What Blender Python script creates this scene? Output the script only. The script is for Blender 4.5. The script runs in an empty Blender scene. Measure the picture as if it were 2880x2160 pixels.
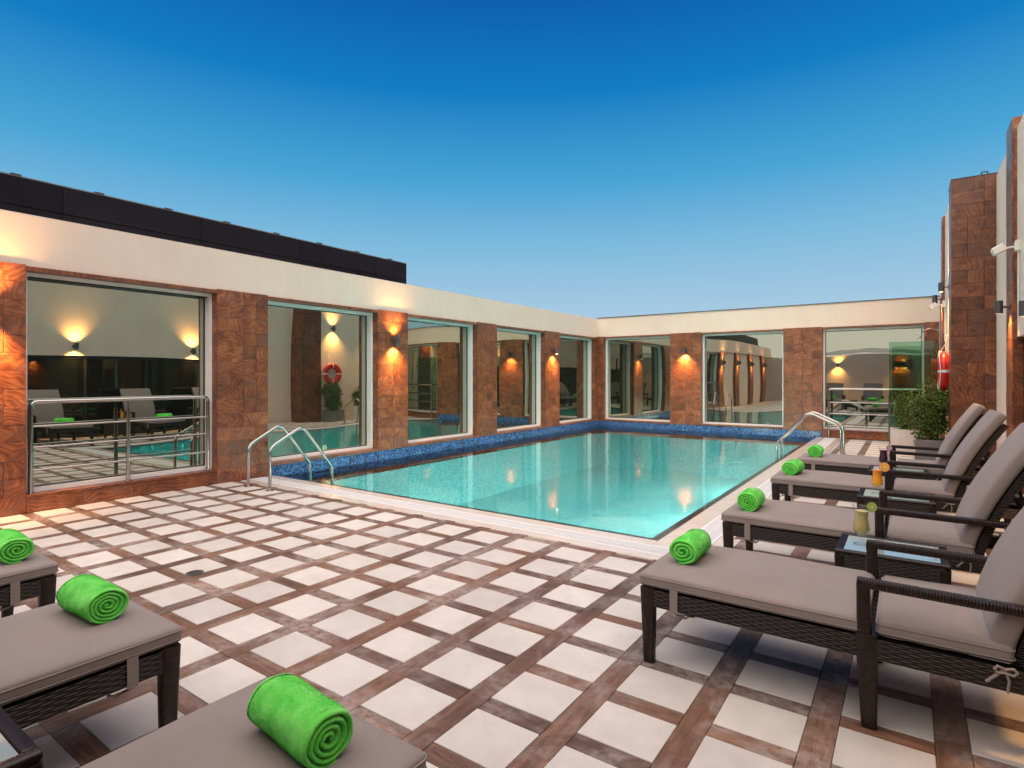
import bpy, math, random
from mathutils import Vector, Matrix
random.seed(11)
R = math.radians
S = bpy.context.scene
COL = S.collection

# ------------------------------------------------------------------ camera, sky, sun, exposure
cam = bpy.data.cameras.new('camera'); camo = bpy.data.objects.new('camera', cam); COL.objects.link(camo)
camo.location = (0, 0, 1.5); camo.rotation_euler = (R(90), 0, R(34.9))
cam.sensor_width = 36; cam.lens = 20.0; cam.shift_y = -0.00694; cam.clip_start = 0.05; cam.clip_end = 3000
S.camera = camo

SUN_EL, SUN_AZ = 72, 165          # azimuth measured clockwise from +Y
W = bpy.data.worlds.new('World'); S.world = W; W.use_nodes = True
nt = W.node_tree; nt.nodes.clear()
sky = nt.nodes.new('ShaderNodeTexSky'); sky.sky_type = 'NISHITA'; sky.sun_disc = False
sky.sun_elevation = R(SUN_EL); sky.sun_rotation = R(SUN_AZ)
sky.altitude = 0; sky.air_density = 1.15; sky.dust_density = 0.25; sky.ozone_density = 3.2
# colour grade of the dusk sky: deep blue overhead to pale blue at the skyline, the same all round
tc = nt.nodes.new('ShaderNodeTexCoord'); sx = nt.nodes.new('ShaderNodeSeparateXYZ'); rp = nt.nodes.new('ShaderNodeValToRGB')
nt.links.new(tc.outputs['Generated'], sx.inputs[0]); nt.links.new(sx.outputs[2], rp.inputs[0])
el_ = rp.color_ramp.elements
SKY = [(0, (.45,.58,.68)), (.12, (.35,.55,.715)), (.22, (.20,.47,.69)), (.32, (.06,.355,.64)), (.445, (.001,.195,.52)), (.56, (0,.10,.395)), (1, (0,.065,.30))]
el_[0].position, el_[0].color = SKY[0][0], (*SKY[0][1], 1); el_[1].position, el_[1].color = SKY[-1][0], (*SKY[-1][1], 1)
for p_, c_ in SKY[1:-1]: q_ = el_.new(p_); q_.color = (*c_, 1)
gain = nt.nodes.new('ShaderNodeVectorMath'); gain.operation = 'SCALE'; gain.inputs['Scale'].default_value = 10.0; nt.links.new(rp.outputs[0], gain.inputs[0])
mxs = nt.nodes.new('ShaderNodeMix'); mxs.data_type = 'RGBA'; mxs.inputs[0].default_value = 0.96
nt.links.new(sky.outputs[0], mxs.inputs[6]); nt.links.new(gain.outputs[0], mxs.inputs[7])
# pale afterglow low over the side where the sun went down (behind the camera), as mirrored in the far windows
dt = nt.nodes.new('ShaderNodeVectorMath'); dt.operation = 'DOT_PRODUCT'; dt.inputs[1].default_value = (.26, -.965, 0); nt.links.new(tc.outputs['Generated'], dt.inputs[0])
m1 = nt.nodes.new('ShaderNodeMapRange'); m1.interpolation_type = 'SMOOTHSTEP'; m1.inputs[1].default_value = .15; m1.inputs[2].default_value = 1.0; nt.links.new(dt.outputs['Value'], m1.inputs[0])
m2 = nt.nodes.new('ShaderNodeMapRange'); m2.interpolation_type = 'SMOOTHSTEP'; m2.inputs[1].default_value = .55; m2.inputs[2].default_value = 0.0; nt.links.new(sx.outputs[2], m2.inputs[0])
mm = nt.nodes.new('ShaderNodeMath'); mm.operation = 'MULTIPLY'; nt.links.new(m1.outputs[0], mm.inputs[0]); nt.links.new(m2.outputs[0], mm.inputs[1])
mg = nt.nodes.new('ShaderNodeMix'); mg.data_type = 'RGBA'; mg.inputs[7].default_value = (10.5, 9.4, 8.2, 1); nt.links.new(mm.outputs[0], mg.inputs[0]); nt.links.new(mxs.outputs[2], mg.inputs[6])
bg = nt.nodes.new('ShaderNodeBackground'); bg.inputs['Strength'].default_value = 0.053
wo = nt.nodes.new('ShaderNodeOutputWorld')
nt.links.new(mg.outputs[2], bg.inputs[0]); nt.links.new(bg.outputs[0], wo.inputs[0])

sl = bpy.data.lights.new('sun', 'SUN'); so = bpy.data.objects.new('sun', sl); COL.objects.link(so)
sl.energy = 2.8; sl.angle = R(108); sl.color = (1.0, 0.84, 0.685)
az = R(SUN_AZ); el = R(SUN_EL)
sd = Vector((math.sin(az) * math.cos(el), math.cos(az) * math.cos(el), math.sin(el)))
so.rotation_euler = sd.to_track_quat('Z', 'Y').to_euler(); so.location = sd * 60
vs = S.view_settings; vs.view_transform = 'Standard'; vs.look = 'None'; vs.exposure = 1.0; vs.gamma = 1.0
vs.use_curve_mapping = False

# ------------------------------------------------------------------ mesh helpers
class MB:
    def __init__(s): s.v = []; s.f = []; s.m = []
    def add(s, vs_, fs, mi=0):
        o = len(s.v); s.v += [tuple(p) for p in vs_]; s.f += [tuple(i + o for i in f) for f in fs]; s.m += [mi] * len(fs); return s
    def box(s, a, b, mi=0):
        x0, y0, z0 = a; x1, y1, z1 = b
        return s.add([(x0,y0,z0),(x1,y0,z0),(x1,y1,z0),(x0,y1,z0),(x0,y0,z1),(x1,y0,z1),(x1,y1,z1),(x0,y1,z1)],
                     [(3,2,1,0),(4,5,6,7),(0,1,5,4),(1,2,6,5),(2,3,7,6),(3,0,4,7)], mi)
    def cbox(s, dx, dy, dz, c=0.003, ax=2, mi=0):
        """block centred on the origin, chamfered round the +ax face"""
        d = [dx / 2, dy / 2, dz / 2]; e = d[:]
        o = [i for i in range(3) if i != ax]
        pts = []
        for lv, h, ins in ((0, -d[ax], 0), (1, d[ax] - c, 0), (2, d[ax], c)):
            for su, sv in ((-1,-1),(1,-1),(1,1),(-1,1)):
                p = [0,0,0]; p[ax] = h; p[o[0]] = su * (d[o[0]] - ins); p[o[1]] = sv * (d[o[1]] - ins); pts.append(p)
        fs = [(8,9,10,11),(3,2,1,0)]
        for L in (0, 4):
            for i in range(4): fs.append((L+i, L+(i+1)%4, L+4+(i+1)%4, L+4+i))
        if ax == 1: fs = [f[::-1] for f in fs]
        return s.add(pts, fs, mi)
    def tube(s, path, r, seg=10, cap=True, mi=0, rr=None):
        P = [Vector(p) for p in path]; n = len(P)
        t0 = (P[1] - P[0]).normalized()
        up = Vector((0,0,1)) if abs(t0.z) < .9 else Vector((1,0,0))
        nrm = t0.cross(up).normalized(); base = len(s.v); pts = []; fs = []
        for i in range(n):
            if i == 0: t = (P[1] - P[0])
            elif i == n - 1: t = (P[-1] - P[-2])
            else: t = (P[i+1] - P[i]).normalized() + (P[i] - P[i-1]).normalized()
            t.normalize(); nrm = (nrm - t * nrm.dot(t)).normalized(); bn = t.cross(nrm)
            rad = rr[i] if rr else r
            for k in range(seg):
                a = 2 * math.pi * k / seg
                pts.append(P[i] + (nrm * math.cos(a) + bn * math.sin(a)) * rad)
        for i in range(n - 1):
            for k in range(seg):
                fs.append((i*seg+k, i*seg+(k+1)%seg, (i+1)*seg+(k+1)%seg, (i+1)*seg+k))
        if cap: fs += [tuple(range(seg))[::-1], tuple((n-1)*seg + k for k in range(seg))]
        return s.add(pts, fs, mi)
    def lathe(s, prof, seg=24, mi=0, c=(0,0,0)):
        pts = []; fs = []
        for r, z in prof:
            for k in range(seg):
                a = 2*math.pi*k/seg; pts.append((c[0]+r*math.cos(a), c[1]+r*math.sin(a), c[2]+z))
        for i in range(len(prof)-1):
            for k in range(seg): fs.append((i*seg+k, i*seg+(k+1)%seg, (i+1)*seg+(k+1)%seg, (i+1)*seg+k))
        return s.add(pts, fs, mi)
    def loft(s, rings, mi=0, cap=True):
        n = len(rings[0]); pts = [p for r_ in rings for p in r_]; fs = []
        for i in range(len(rings)-1):
            for k in range(n): fs.append((i*n+k, i*n+(k+1)%n, (i+1)*n+(k+1)%n, (i+1)*n+k))
        if cap: fs += [tuple(range(n))[::-1], tuple((len(rings)-1)*n+k for k in range(n))]
        return s.add(pts, fs, mi)
    def mesh(s, name, smooth=False, ang=None):
        me = bpy.data.meshes.new(name); me.from_pydata(s.v, [], s.f)
        if any(s.m): me.polygons.foreach_set('material_index', s.m)
        if smooth: me.polygons.foreach_set('use_smooth', [True]*len(s.f))
        me.validate(); me.update()
        if smooth and ang: me.set_sharp_from_angle(angle=R(ang))
        return me

def fillet(pts, r, n=7):
    P = [Vector(p) for p in pts]; out = [P[0]]
    for i in range(1, len(P)-1):
        rad = r[i-1] if isinstance(r, (list, tuple)) else r
        a = (P[i-1]-P[i]); b = (P[i+1]-P[i]); la, lb = a.length, b.length; a.normalize(); b.normalize()
        th = a.angle(b); d = min(rad / math.tan(th/2), la*.49, lb*.49)
        p0 = P[i]+a*d; p2 = P[i]+b*d
        for k in range(n+1):
            t = k/n; out.append(p0*(1-t)**2 + P[i]*2*t*(1-t) + p2*t*t)
    out.append(P[-1]); return out

WPOS = {}
def put(name, me, mat=None, parent=None, loc=(0,0,0), rot=(0,0,0), **kw):
    """link a mesh; loc is in world space for translated parents"""
    if isinstance(me, MB): me = me.mesh(name, kw.get('smooth', False), kw.get('ang'))
    o = bpy.data.objects.new(name, me); COL.objects.link(o)
    if mat is not None and me is not None and not me.materials:
        for m in (mat if isinstance(mat, (list, tuple)) else [mat]): me.materials.append(m)
    l = Vector(loc)
    if parent is not None:
        o.parent = parent; o.location = l - WPOS.get(parent.name, Vector())
    else: o.location = l
    o.rotation_euler = rot; WPOS[o.name] = l
    return o
def empty(name, loc=(0,0,0), rz=0):
    o = bpy.data.objects.new(name, None); COL.objects.link(o); o.location = loc; o.rotation_euler = (0,0,rz); o.empty_display_size = .2
    WPOS[o.name] = Vector(loc); return o
def tag(o, label=None, cat=None, group=None, kind=None):
    if label: o['label'] = label
    if cat: o['category'] = cat
    if group: o['group'] = group
    if kind: o['kind'] = kind
    return o
def dup(root, loc, rz, label, group=None):
    def cp(o, par):
        c = o.copy(); COL.objects.link(c); c.parent = par
        for ch in o.children: cp(ch, c)
        return c
    r = cp(root, None); r.location = loc; r.rotation_euler = (0,0,rz); r['label'] = label; WPOS[r.name] = Vector(loc)
    if group: r['group'] = group
    return r

# ------------------------------------------------------------------ materials
class N:
    def __init__(s, name):
        s.m = bpy.data.materials.new(name); s.m.use_nodes = True; s.t = s.m.node_tree; s.b = s.t.nodes['Principled BSDF']; s.out = s.t.nodes['Material Output']
    def n(s, typ, **kw):
        x = s.t.nodes.new('ShaderNode' + typ)
        for k, v in kw.items():
            if k in x.inputs: x.inputs[k].default_value = v
            else: setattr(x, k, v)
        return x
    def l(s, a, b): s.t.links.new(a, b)
    def math(s, op, a, b=None, c=None):
        x = s.t.nodes.new('ShaderNodeMath'); x.operation = op
        for i, q in enumerate((a, b, c)):
            if q is None: continue
            if hasattr(q, 'is_linked'): s.l(q, x.inputs[i])
            else: x.inputs[i].default_value = q
        return x.outputs[0]
    def ramp(s, fac, stops, interp='LINEAR'):
        x = s.n('ValToRGB'); x.color_ramp.interpolation = interp; e = x.color_ramp.elements
        e[0].position, e[0].color = stops[0][0], (*stops[0][1], 1); e[1].position, e[1].color = stops[1][0], (*stops[1][1], 1)
        for p, c in stops[2:]:
            q = e.new(p); q.color = (*c, 1)
        s.l(fac, x.inputs[0]); return x.outputs[0]
    def mix(s, fac, a, b, typ='MIX'):
        x = s.n('Mix', data_type='RGBA', blend_type=typ)
        for i, q in ((0, fac), (6, a), (7, b)):
            if hasattr(q, 'is_linked'): s.l(q, x.inputs[i])
            elif i == 0: x.inputs[i].default_value = q
            else: x.inputs[i].default_value = (*q, 1)
        return x.outputs[2]
    def noise(s, vec, scale, detail=3, rough=.55, dist=0):
        x = s.n('TexNoise'); x.inputs['Scale'].default_value = scale; x.inputs['Detail'].default_value = detail; x.inputs['Roughness'].default_value = rough; x.inputs['Distortion'].default_value = dist
        if vec is not None: s.l(vec, x.inputs['Vector'])
        return x.outputs[0]
    def bump(s, h, strength=.3, dist=.01):
        x = s.n('Bump'); x.inputs['Strength'].default_value = strength; x.inputs['Distance'].default_value = dist
        s.l(h, x.inputs['Height']); s.l(x.outputs[0], s.b.inputs['Normal']); return x
    def set(s, **kw):
        for k, v in kw.items():
            k = k.replace('_', ' '); i = s.b.inputs[k]
            if hasattr(v, 'is_linked'): s.l(v, i)
            elif isinstance(v, tuple) and len(v) == 3: i.default_value = (*v, 1)
            else: i.default_value = v
        return s
    def pos(s): return s.n('NewGeometry').outputs['Position']
    def obj(s): return s.n('TexCoord').outputs['Object']
    def rnd(s): return s.n('ObjectInfo').outputs['Random']
    def ovec(s, amount=40):
        """object coordinates shifted by a random amount for each object"""
        a = s.n('VectorMath', operation='SCALE'); cb = s.n('CombineXYZ')
        r = s.rnd(); s.l(r, cb.inputs[0]); s.l(s.math('FRACT', s.math('MULTIPLY', r, 7.31)), cb.inputs[1]); s.l(s.math('FRACT', s.math('MULTIPLY', r, 17.7)), cb.inputs[2])
        s.l(cb.outputs[0], a.inputs[0]); a.inputs['Scale'].default_value = amount
        b = s.n('VectorMath', operation='ADD'); s.l(s.obj(), b.inputs[0]); s.l(a.outputs[0], b.inputs[1]); return b.outputs[0]

def plain(name, col, rough=.5, metal=0, spec=None, bump=None, var=0):
    a = N(name); a.set(Base_Color=col, Roughness=rough, Metallic=metal)
    if spec is not None: a.set(Specular_IOR_Level=spec)
    if var:
        n_ = a.noise(a.pos(), 6, 4); c = a.ramp(n_, [(.3, tuple(x*(1-var) for x in col)), (.7, tuple(min(1, x*(1+var)) for x in col))]); a.set(Base_Color=c)
    if bump: a.bump(a.noise(a.obj(), bump[0], 3), bump[1], bump[2])
    return a.m
M = {}
def stone(name, k=1.0):
    """banded sandstone: each tile has its own band direction, bend and tone"""
    a = N(name); v = a.ovec(); r = a.rnd(); sp = a.n('SeparateXYZ'); a.l(a.obj(), sp.inputs[0])
    u = a.math('ADD', sp.outputs[0], sp.outputs[1]); th = a.math('MULTIPLY', a.math('FRACT', a.math('MULTIPLY', r, 23.7)), 6.2832)
    lin = a.math('ADD', a.math('MULTIPLY', u, a.math('COSINE', th)), a.math('MULTIPLY', sp.outputs[2], a.math('SINE', th)))
    n1 = a.noise(v, 3.2, 1.5, .45); n2 = a.noise(v, 6.5, 3); n3 = a.noise(v, 110, 3, .7)
    ph = a.math('ADD', a.math('MULTIPLY', lin, a.math('MULTIPLY_ADD', a.math('FRACT', a.math('MULTIPLY', r, 51.3)), 110, 50)), a.math('ADD', a.math('MULTIPLY', n1, 44), a.math('MULTIPLY', n2, 9)))
    w = a.math('MULTIPLY_ADD', a.math('SINE', ph), .5, .5)
    w2 = a.math('POWER', a.math('MULTIPLY_ADD', a.math('SINE', a.math('MULTIPLY', ph, 2.7)), .5, .5), 3.0)
    f = a.math('ADD', a.math('MULTIPLY', w, .17), a.math('ADD', a.math('MULTIPLY', n2, .66), a.math('MULTIPLY', n1, .18)))
    c = a.ramp(f, [(.27, (.085*k,.028*k,.018*k)), (.80, (.52*k,.26*k,.135*k)), (.40, (.20*k,.060*k,.028*k)), (.53, (.33*k,.102*k,.038*k)), (.64, (.41*k,.152*k,.058*k))])
    c = a.mix(a.math('MULTIPLY', a.math('MULTIPLY', w2, a.noise(v, 9, 2)), .85), c, (.095*k,.040*k,.028*k))
    cool = a.ramp(a.noise(v, 4.4, 2), [(.52, (0,0,0)), (.66, (1,1,1))])
    c = a.mix(a.math('MULTIPLY', cool, .55), c, (.18*k,.092*k,.075*k))
    c = a.mix(.3, c, a.mix(1, c, a.ramp(n3, [(.3, (.5,.5,.5)), (.7, (1.5,1.5,1.5))]), 'MULTIPLY'))
    c = a.mix(1, c, a.ramp(r, [(0, (.74,.72,.71)), (1, (1.18,1.13,1.07))]), 'MULTIPLY')
    a.set(Base_Color=c, Roughness=.34); a.bump(a.math('ADD', a.math('SUBTRACT', f, a.math('MULTIPLY', w2, .5)), a.math('MULTIPLY', n3, .5)), .3, .004); return a.m
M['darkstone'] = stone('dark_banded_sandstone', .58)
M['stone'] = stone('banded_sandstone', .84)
a = N('terrace_tile'); p = a.pos()
n1 = a.noise(p, 190, 3, .7); n2 = a.noise(p, 7, 5, .65); n3 = a.noise(p, .9, 4)
c = a.ramp(n1, [(.25, (.55,.51,.475)), (.6, (.70,.665,.63))]); c = a.mix(.5, c, a.ramp(n2, [(.25, (.50,.465,.435)), (.7, (.70,.665,.63))]))
c = a.mix(1, c, a.ramp(a.rnd(), [(0, (.87,.87,.87)), (1, (1.03,1.03,1.02))]), 'MULTIPLY')
c = a.mix(1, c, a.ramp(n3, [(.3, (.86,.85,.84)), (.7, (1.02,1.02,1.02))]), 'MULTIPLY')
a.set(Base_Color=c, Roughness=a.ramp(n2, [(.3, (.45,)*3), (.7, (.62,)*3)]), Specular_IOR_Level=.3); a.bump(n1, .12, .002); M['tile'] = a.m
a = N('brown_plank'); v = a.ovec(30); p = a.pos()
mp = a.n('Mapping'); mp.inputs['Scale'].default_value = (26, 3.2, 10); a.l(v, mp.inputs[0])
g1 = a.noise(mp.outputs[0], 1, 4, .6, 1.2); st = a.noise(p, 2.1, 5, .62, .5); st2 = a.noise(p, 17, 4, .7)
c = a.ramp(g1, [(.2, (.065,.036,.025)), (.8, (.26,.15,.10)), (.5, (.15,.083,.055))])
c = a.mix(1, c, a.ramp(a.rnd(), [(0, (.7,.7,.72)), (1, (1.3,1.22,1.16))]), 'MULTIPLY')
m_ = a.math('MULTIPLY', a.ramp(st, [(.44, (0,0,0)), (.66, (1,1,1))]), a.ramp(st2, [(.34, (0,0,0)), (.58, (1,1,1))]))
c = a.mix(a.math('MULTIPLY', m_, .62), c, (.50,.44,.41))
a.set(Base_Color=c, Roughness=a.ramp(st2, [(.3, (.42,)*3), (.7, (.62,)*3)]), Specular_IOR_Level=.3); a.bump(g1, .15, .002); M['plank'] = a.m
# cross pieces have their grain the other way
a2 = M['plank'].copy(); a2.name = 'brown_cross_plank'
for q in a2.node_tree.nodes:
    if q.type == 'MAPPING': q.inputs['Scale'].default_value = (3.2, 26, 10)
M['cross'] = a2
a = N('plaster'); p = a.pos(); n1 = a.noise(p, 70, 4, .65); mp = a.n('Mapping'); mp.inputs['Scale'].default_value = (3.2, 3.2, .5); a.l(p, mp.inputs[0]); n2 = a.math('ADD', a.math('MULTIPLY', a.noise(p, 1.1, 4), .5), a.math('MULTIPLY', a.noise(mp.outputs[0], 1, 5, .6), .5))
a.set(Base_Color=a.ramp(n2, [(.3, (.745,.585,.465)), (.7, (.82,.665,.54))]), Roughness=.85); a.bump(n1, .5, .008); M['plaster'] = a.m
M['capping'] = plain('dark_coping', (.09,.06,.05), .6)
a = N('dark_cladding'); p = a.pos(); n1 = a.noise(p, 3, 4); n2 = a.noise(p, 120, 2)
a.set(Base_Color=a.mix(.5, a.ramp(n1, [(.3, (.008,.007,.010)), (.7, (.015,.014,.018))]), a.ramp(a.rnd(), [(0, (.007,.006,.009)), (1, (.017,.015,.019))])), Roughness=.5, Specular_IOR_Level=.12); a.bump(n2, .05, .001); M['clad'] = a.m
M['grout'] = plain('grout', (.12,.09,.075), .85)
M['coping'] = plain('coping_stone', (.66,.585,.52), .13, var=.06, bump=(120, .05, .001))
M['white'] = plain('white_plastic', (.80,.80,.80), .35)
M['frame'] = plain('white_frame', (.78,.76,.73), .4, var=.04)
M['gasket'] = plain('black_gasket', (.012,.012,.012), .5)
M['steel'] = plain('brushed_steel', (.46,.44,.415), .12, 1, bump=(60, .02, .001))
M['darkband'] = plain('charcoal_edge_tile', (.035,.035,.045), .28, var=.25)
M['lampbody'] = plain('grey_lamp_body', (.10,.10,.105), .42, .6)
M['whitelamp'] = plain('white_lamp_body', (.78,.74,.68), .45)
M['red'] = plain('red_plastic', (.62,.012,.006), .38, var=.12)
M['rope'] = plain('white_rope', (.72,.66,.58), .9, bump=(300, .5, .003))
M['pot'] = plain('grey_pot', (.16,.15,.145), .55, var=.15)
M['whitepot'] = plain('white_planter', (.66,.60,.53), .6, var=.08)
M['soil'] = plain('soil', (.025,.018,.012), .95, bump=(40, .8, .02))
M['cane'] = plain('bamboo_cane', (.42,.25,.12), .55)
M['bolt'] = plain('bolt_metal', (.7,.7,.7), .25, 1)

def weave(name, along='x'):
    """woven synthetic wicker: flat strands, alternate ones over and under"""
    a = N(name); o = a.obj(); sp = a.n('SeparateXYZ'); a.l(o, sp.inputs[0])
    X, Y, Z = sp.outputs
    u = a.math('ADD', X, Y)
    row = a.math('FLOOR', a.math('DIVIDE', Z, .0105)); fr = a.math('FRACT', a.math('DIVIDE', Z, .0105))
    off = a.math('MULTIPLY', a.math('MODULO', row, 2.0), .5)
    ph = a.math('ADD', a.math('DIVIDE', u, .070), off)
    over = a.math('MULTIPLY_ADD', a.math('SINE', a.math('MULTIPLY', ph, 6.2832)), .5, .5)
    rib = a.math('SINE', a.math('MULTIPLY', fr, 3.1416))
    h = a.math('MULTIPLY', rib, a.math('MULTIPLY_ADD', over, .7, .3))
    n_ = a.noise(o, 45, 2)
    c = a.ramp(a.math('MULTIPLY', h, a.math('MULTIPLY_ADD', n_, 1.2, .4)), [(.1, (.002,.0014,.0012)), (.9, (.040,.022,.016)), (.45, (.011,.0065,.005))])
    a.set(Base_Color=c, Roughness=.42, Specular_IOR_Level=.32); a.bump(h, .9, .006); return a.m
M['weave'] = weave('woven_wicker')
a = N('wrapped_wicker'); n_ = a.noise(a.obj(), 60, 2); a.set(Base_Color=a.ramp(n_, [(.3, (.006,.004,.0035)), (.7, (.030,.018,.014))]), Specular_IOR_Level=.38, Roughness=.36); M['wrap'] = a.m
a = N('taupe_fabric'); o = a.obj(); n1 = a.noise(o, 650, 2, .8); n2 = a.noise(o, 5, 4)
wv = a.n('TexWave'); wv.inputs['Scale'].default_value = 1.6; wv.inputs['Distortion'].default_value = 9; wv.inputs['Detail'].default_value = 2; wv.inputs['Detail Scale'].default_value = .8; a.l(o, wv.inputs['Vector'])
c = a.mix(.45, a.ramp(n1, [(.25, (.215,.180,.167)), (.75, (.312,.265,.249))]), a.ramp(n2, [(.3, (.238,.199,.185)), (.7, (.293,.249,.233))]))
a.set(Base_Color=c, Roughness=.9, Specular_IOR_Level=.15, Sheen_Weight=.12)
hh = a.math('ADD', a.math('MULTIPLY', n1, .12), a.math('MULTIPLY', n2, 1.0)); a.bump(hh, .35, .012); M['fabric'] = a.m
a = N('green_terry'); o = a.obj(); n1 = a.noise(o, 260, 3, .7); n2 = a.noise(o, 13, 3)
a.set(Base_Color=a.mix(.6, a.ramp(n1, [(.3, (.03,.60,.02)), (.7, (.24,.93,.13))]), a.ramp(n2, [(.35, (.03,.66,.02)), (.65, (.27,.94,.17))])), Roughness=.95, Specular_IOR_Level=.1, Sheen_Weight=.35)
a.bump(n1, .8, .006); M['towel'] = a.m

def glass_pane(name, tint, refl, dark, rough=.0):
    a = N(name); a.t.nodes.remove(a.b)
    gl = a.n('BsdfGlossy'); gl.inputs['Color'].default_value = (*tint, 1); gl.inputs['Roughness'].default_value = rough
    df = a.n('BsdfDiffuse'); df.inputs['Color'].default_value = (*dark, 1)
    fr = a.n('Fresnel'); fr.inputs['IOR'].default_value = 1.5
    mx = a.n('MixShader'); a.l(a.math('MAXIMUM', fr.outputs[0], refl), mx.inputs[0]); a.l(df.outputs[0], mx.inputs[1]); a.l(gl.outputs[0], mx.inputs[2])
    bp = a.n('Bump'); bp.inputs['Strength'].default_value = 1; bp.inputs['Distance'].default_value = .0009
    a.l(a.noise(a.pos(), .9, 1, .4), bp.inputs['Height']); a.l(bp.outputs[0], gl.inputs['Normal'])
    a.l(mx.outputs[0], a.out.inputs[0]); return a.m
M['pane'] = glass_pane('reflective_window_glass', (.77,.83,.70), .55, (.014,.020,.016))
M['darkpane'] = glass_pane('dark_door_glass', (.55,.58,.50), .16, (.004,.004,.004))
def clear(name, tint, gloss=1.0):
    a = N(name); a.t.nodes.remove(a.b)
    tr = a.n('BsdfTransparent'); tr.inputs[0].default_value = (*tint, 1)
    gl = a.n('BsdfGlossy'); gl.inputs['Roughness'].default_value = .01
    lw_ = a.n('LayerWeight'); lw_.inputs[0].default_value = .5
    f = a.math('MULTIPLY_ADD', a.math('POWER', lw_.outputs['Facing'], 4.0), .75, .045)
    mx = a.n('MixShader'); a.l(a.math('MULTIPLY', f, gloss), mx.inputs[0]); a.l(tr.outputs[0], mx.inputs[1]); a.l(gl.outputs[0], mx.inputs[2])
    a.l(mx.outputs[0], a.out.inputs[0]); return a.m
M['clear'] = clear('clear_glass', (.985,.99,.99), .8); M['screen'] = clear('green_screen_glass', (.62,.80,.68), 1.3)
a = N('frosted_table_glass'); a.set(Base_Color=(.33,.40,.42), Roughness=.06, Specular_IOR_Level=.9, Coat_Weight=.6); M['tableglass'] = a.m

def emis(name, col, st):
    a = N(name); a.set(Base_Color=col, Emission_Color=col, Emission_Strength=st); return a.m
M['warmlens'] = emis('warm_lamp_lens', (1,.72,.36), 14)
M['poollens'] = emis('pool_lamp_lens', (1,.97,.75), .3)

def mosaic(name, ax, pal, grout=(.10,.18,.32), size=.03, jit=0):
    a = N(name); p = a.pos(); sp = a.n('SeparateXYZ'); a.l(p, sp.inputs[0])
    uv = [sp.outputs[i] for i in range(3) if i != ax]
    fl = []; ed = []
    for q in uv:
        d = a.math('DIVIDE', a.math('ADD', q, 50.0), size); fl.append(a.math('FLOOR', d)); f = a.math('FRACT', d)
        ed.append(a.math('ABSOLUTE', a.math('SUBTRACT', f, .5)))
    cb = a.n('CombineXYZ'); a.l(fl[0], cb.inputs[0]); a.l(fl[1], cb.inputs[1])
    wn = a.n('TexWhiteNoise', noise_dimensions='2D'); a.l(cb.outputs[0], wn.inputs['Vector'])
    c = a.ramp(wn.outputs['Value'], pal, 'CONSTANT')
    g = a.math('GREATER_THAN', a.math('MAXIMUM', ed[0], ed[1]), .44)
    c = a.mix(g, c, grout); a.set(Base_Color=c, Roughness=a.mix(g, (.12,.12,.12), (.7,.7,.7)))
    a.bump(a.math('SUBTRACT', 1.0, g), .4, .002); return a.m
blues = [(0, (.006,.009,.03)), (.2, (.025,.075,.25)), (.45, (.04,.115,.33)), (.66, (.065,.17,.40)), (.82, (.012,.03,.11)), (.94, (.11,.24,.46))]
M['mosx'] = mosaic('blue_mosaic_long', 0, blues); M['mosy'] = mosaic('blue_mosaic_end', 1, blues)
aqua = [(0, (.075,.37,.41)), (.3, (.12,.45,.475)), (.6, (.055,.32,.37)), (.85, (.17,.50,.51))]
M['aqz'] = mosaic('aqua_mosaic_floor', 2, aqua, (.16,.45,.48)); M['aqx'] = mosaic('aqua_mosaic_long', 0, aqua, (.16,.45,.48)); M['aqy'] = mosaic('aqua_mosaic_end', 1, aqua, (.16,.45,.48))

a = N('pool_water'); a.t.nodes.remove(a.b); p = a.pos()
mp = a.n('Mapping'); mp.inputs['Scale'].default_value = (1.0, 1.0, 1); a.l(p, mp.inputs[0])
h = a.noise(mp.outputs[0], 2.0, 1.5, .4, .3)
bp = a.n('Bump'); bp.inputs['Strength'].default_value = .5; bp.inputs['Distance'].default_value = .008; a.l(h, bp.inputs['Height'])
gl = a.n('BsdfGlossy'); gl.inputs['Roughness'].default_value = .07; gl.inputs['Color'].default_value = (.96,.98,.97,1); a.l(bp.outputs[0], gl.inputs['Normal'])
tr = a.n('BsdfTransparent'); tr.inputs[0].default_value = (.84,.97,.96,1)
fr = a.n('Fresnel'); fr.inputs['IOR'].default_value = 1.33
mx = a.n('MixShader'); a.l(fr.outputs[0], mx.inputs[0]); a.l(tr.outputs[0], mx.inputs[1]); a.l(gl.outputs[0], mx.inputs[2]); a.l(mx.outputs[0], a.out.inputs[0]); M['water'] = a.m
a = N('leaf'); v = a.rnd(); n_ = a.noise(a.pos(), 30, 2)
a.set(Base_Color=a.ramp(n_, [(.3, (.028,.07,.010)), (.7, (.15,.20,.03))]), Roughness=.4)
M['leaf'] = a.m
a = N('ground_dust'); n_ = a.noise(a.pos(), .02, 5); a.set(Base_Color=a.ramp(n_, [(.3, (.28,.24,.2)), (.7, (.36,.31,.26))]), Roughness=.95); M['ground'] = a.m

# deck base: carries the tile pattern on, where single pieces are no longer built
a = N('deck_pattern'); sp = a.n('SeparateXYZ'); a.l(a.pos(), sp.inputs[0])
fx = a.math('FRACT', a.math('DIVIDE', a.math('ADD', sp.outputs[0], 45.3 + .70), .453)); fy = a.math('FRACT', a.math('DIVIDE', a.math('ADD', sp.outputs[1], 39.2 - 1.735), .392))
ins = a.math('MULTIPLY', a.math('LESS_THAN', fx, .7395), a.math('LESS_THAN', fy, .74))
a.set(Base_Color=a.mix(ins, (.15,.075,.045), (.58,.53,.48)), Roughness=.45); M['deckpat'] = a.m

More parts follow.
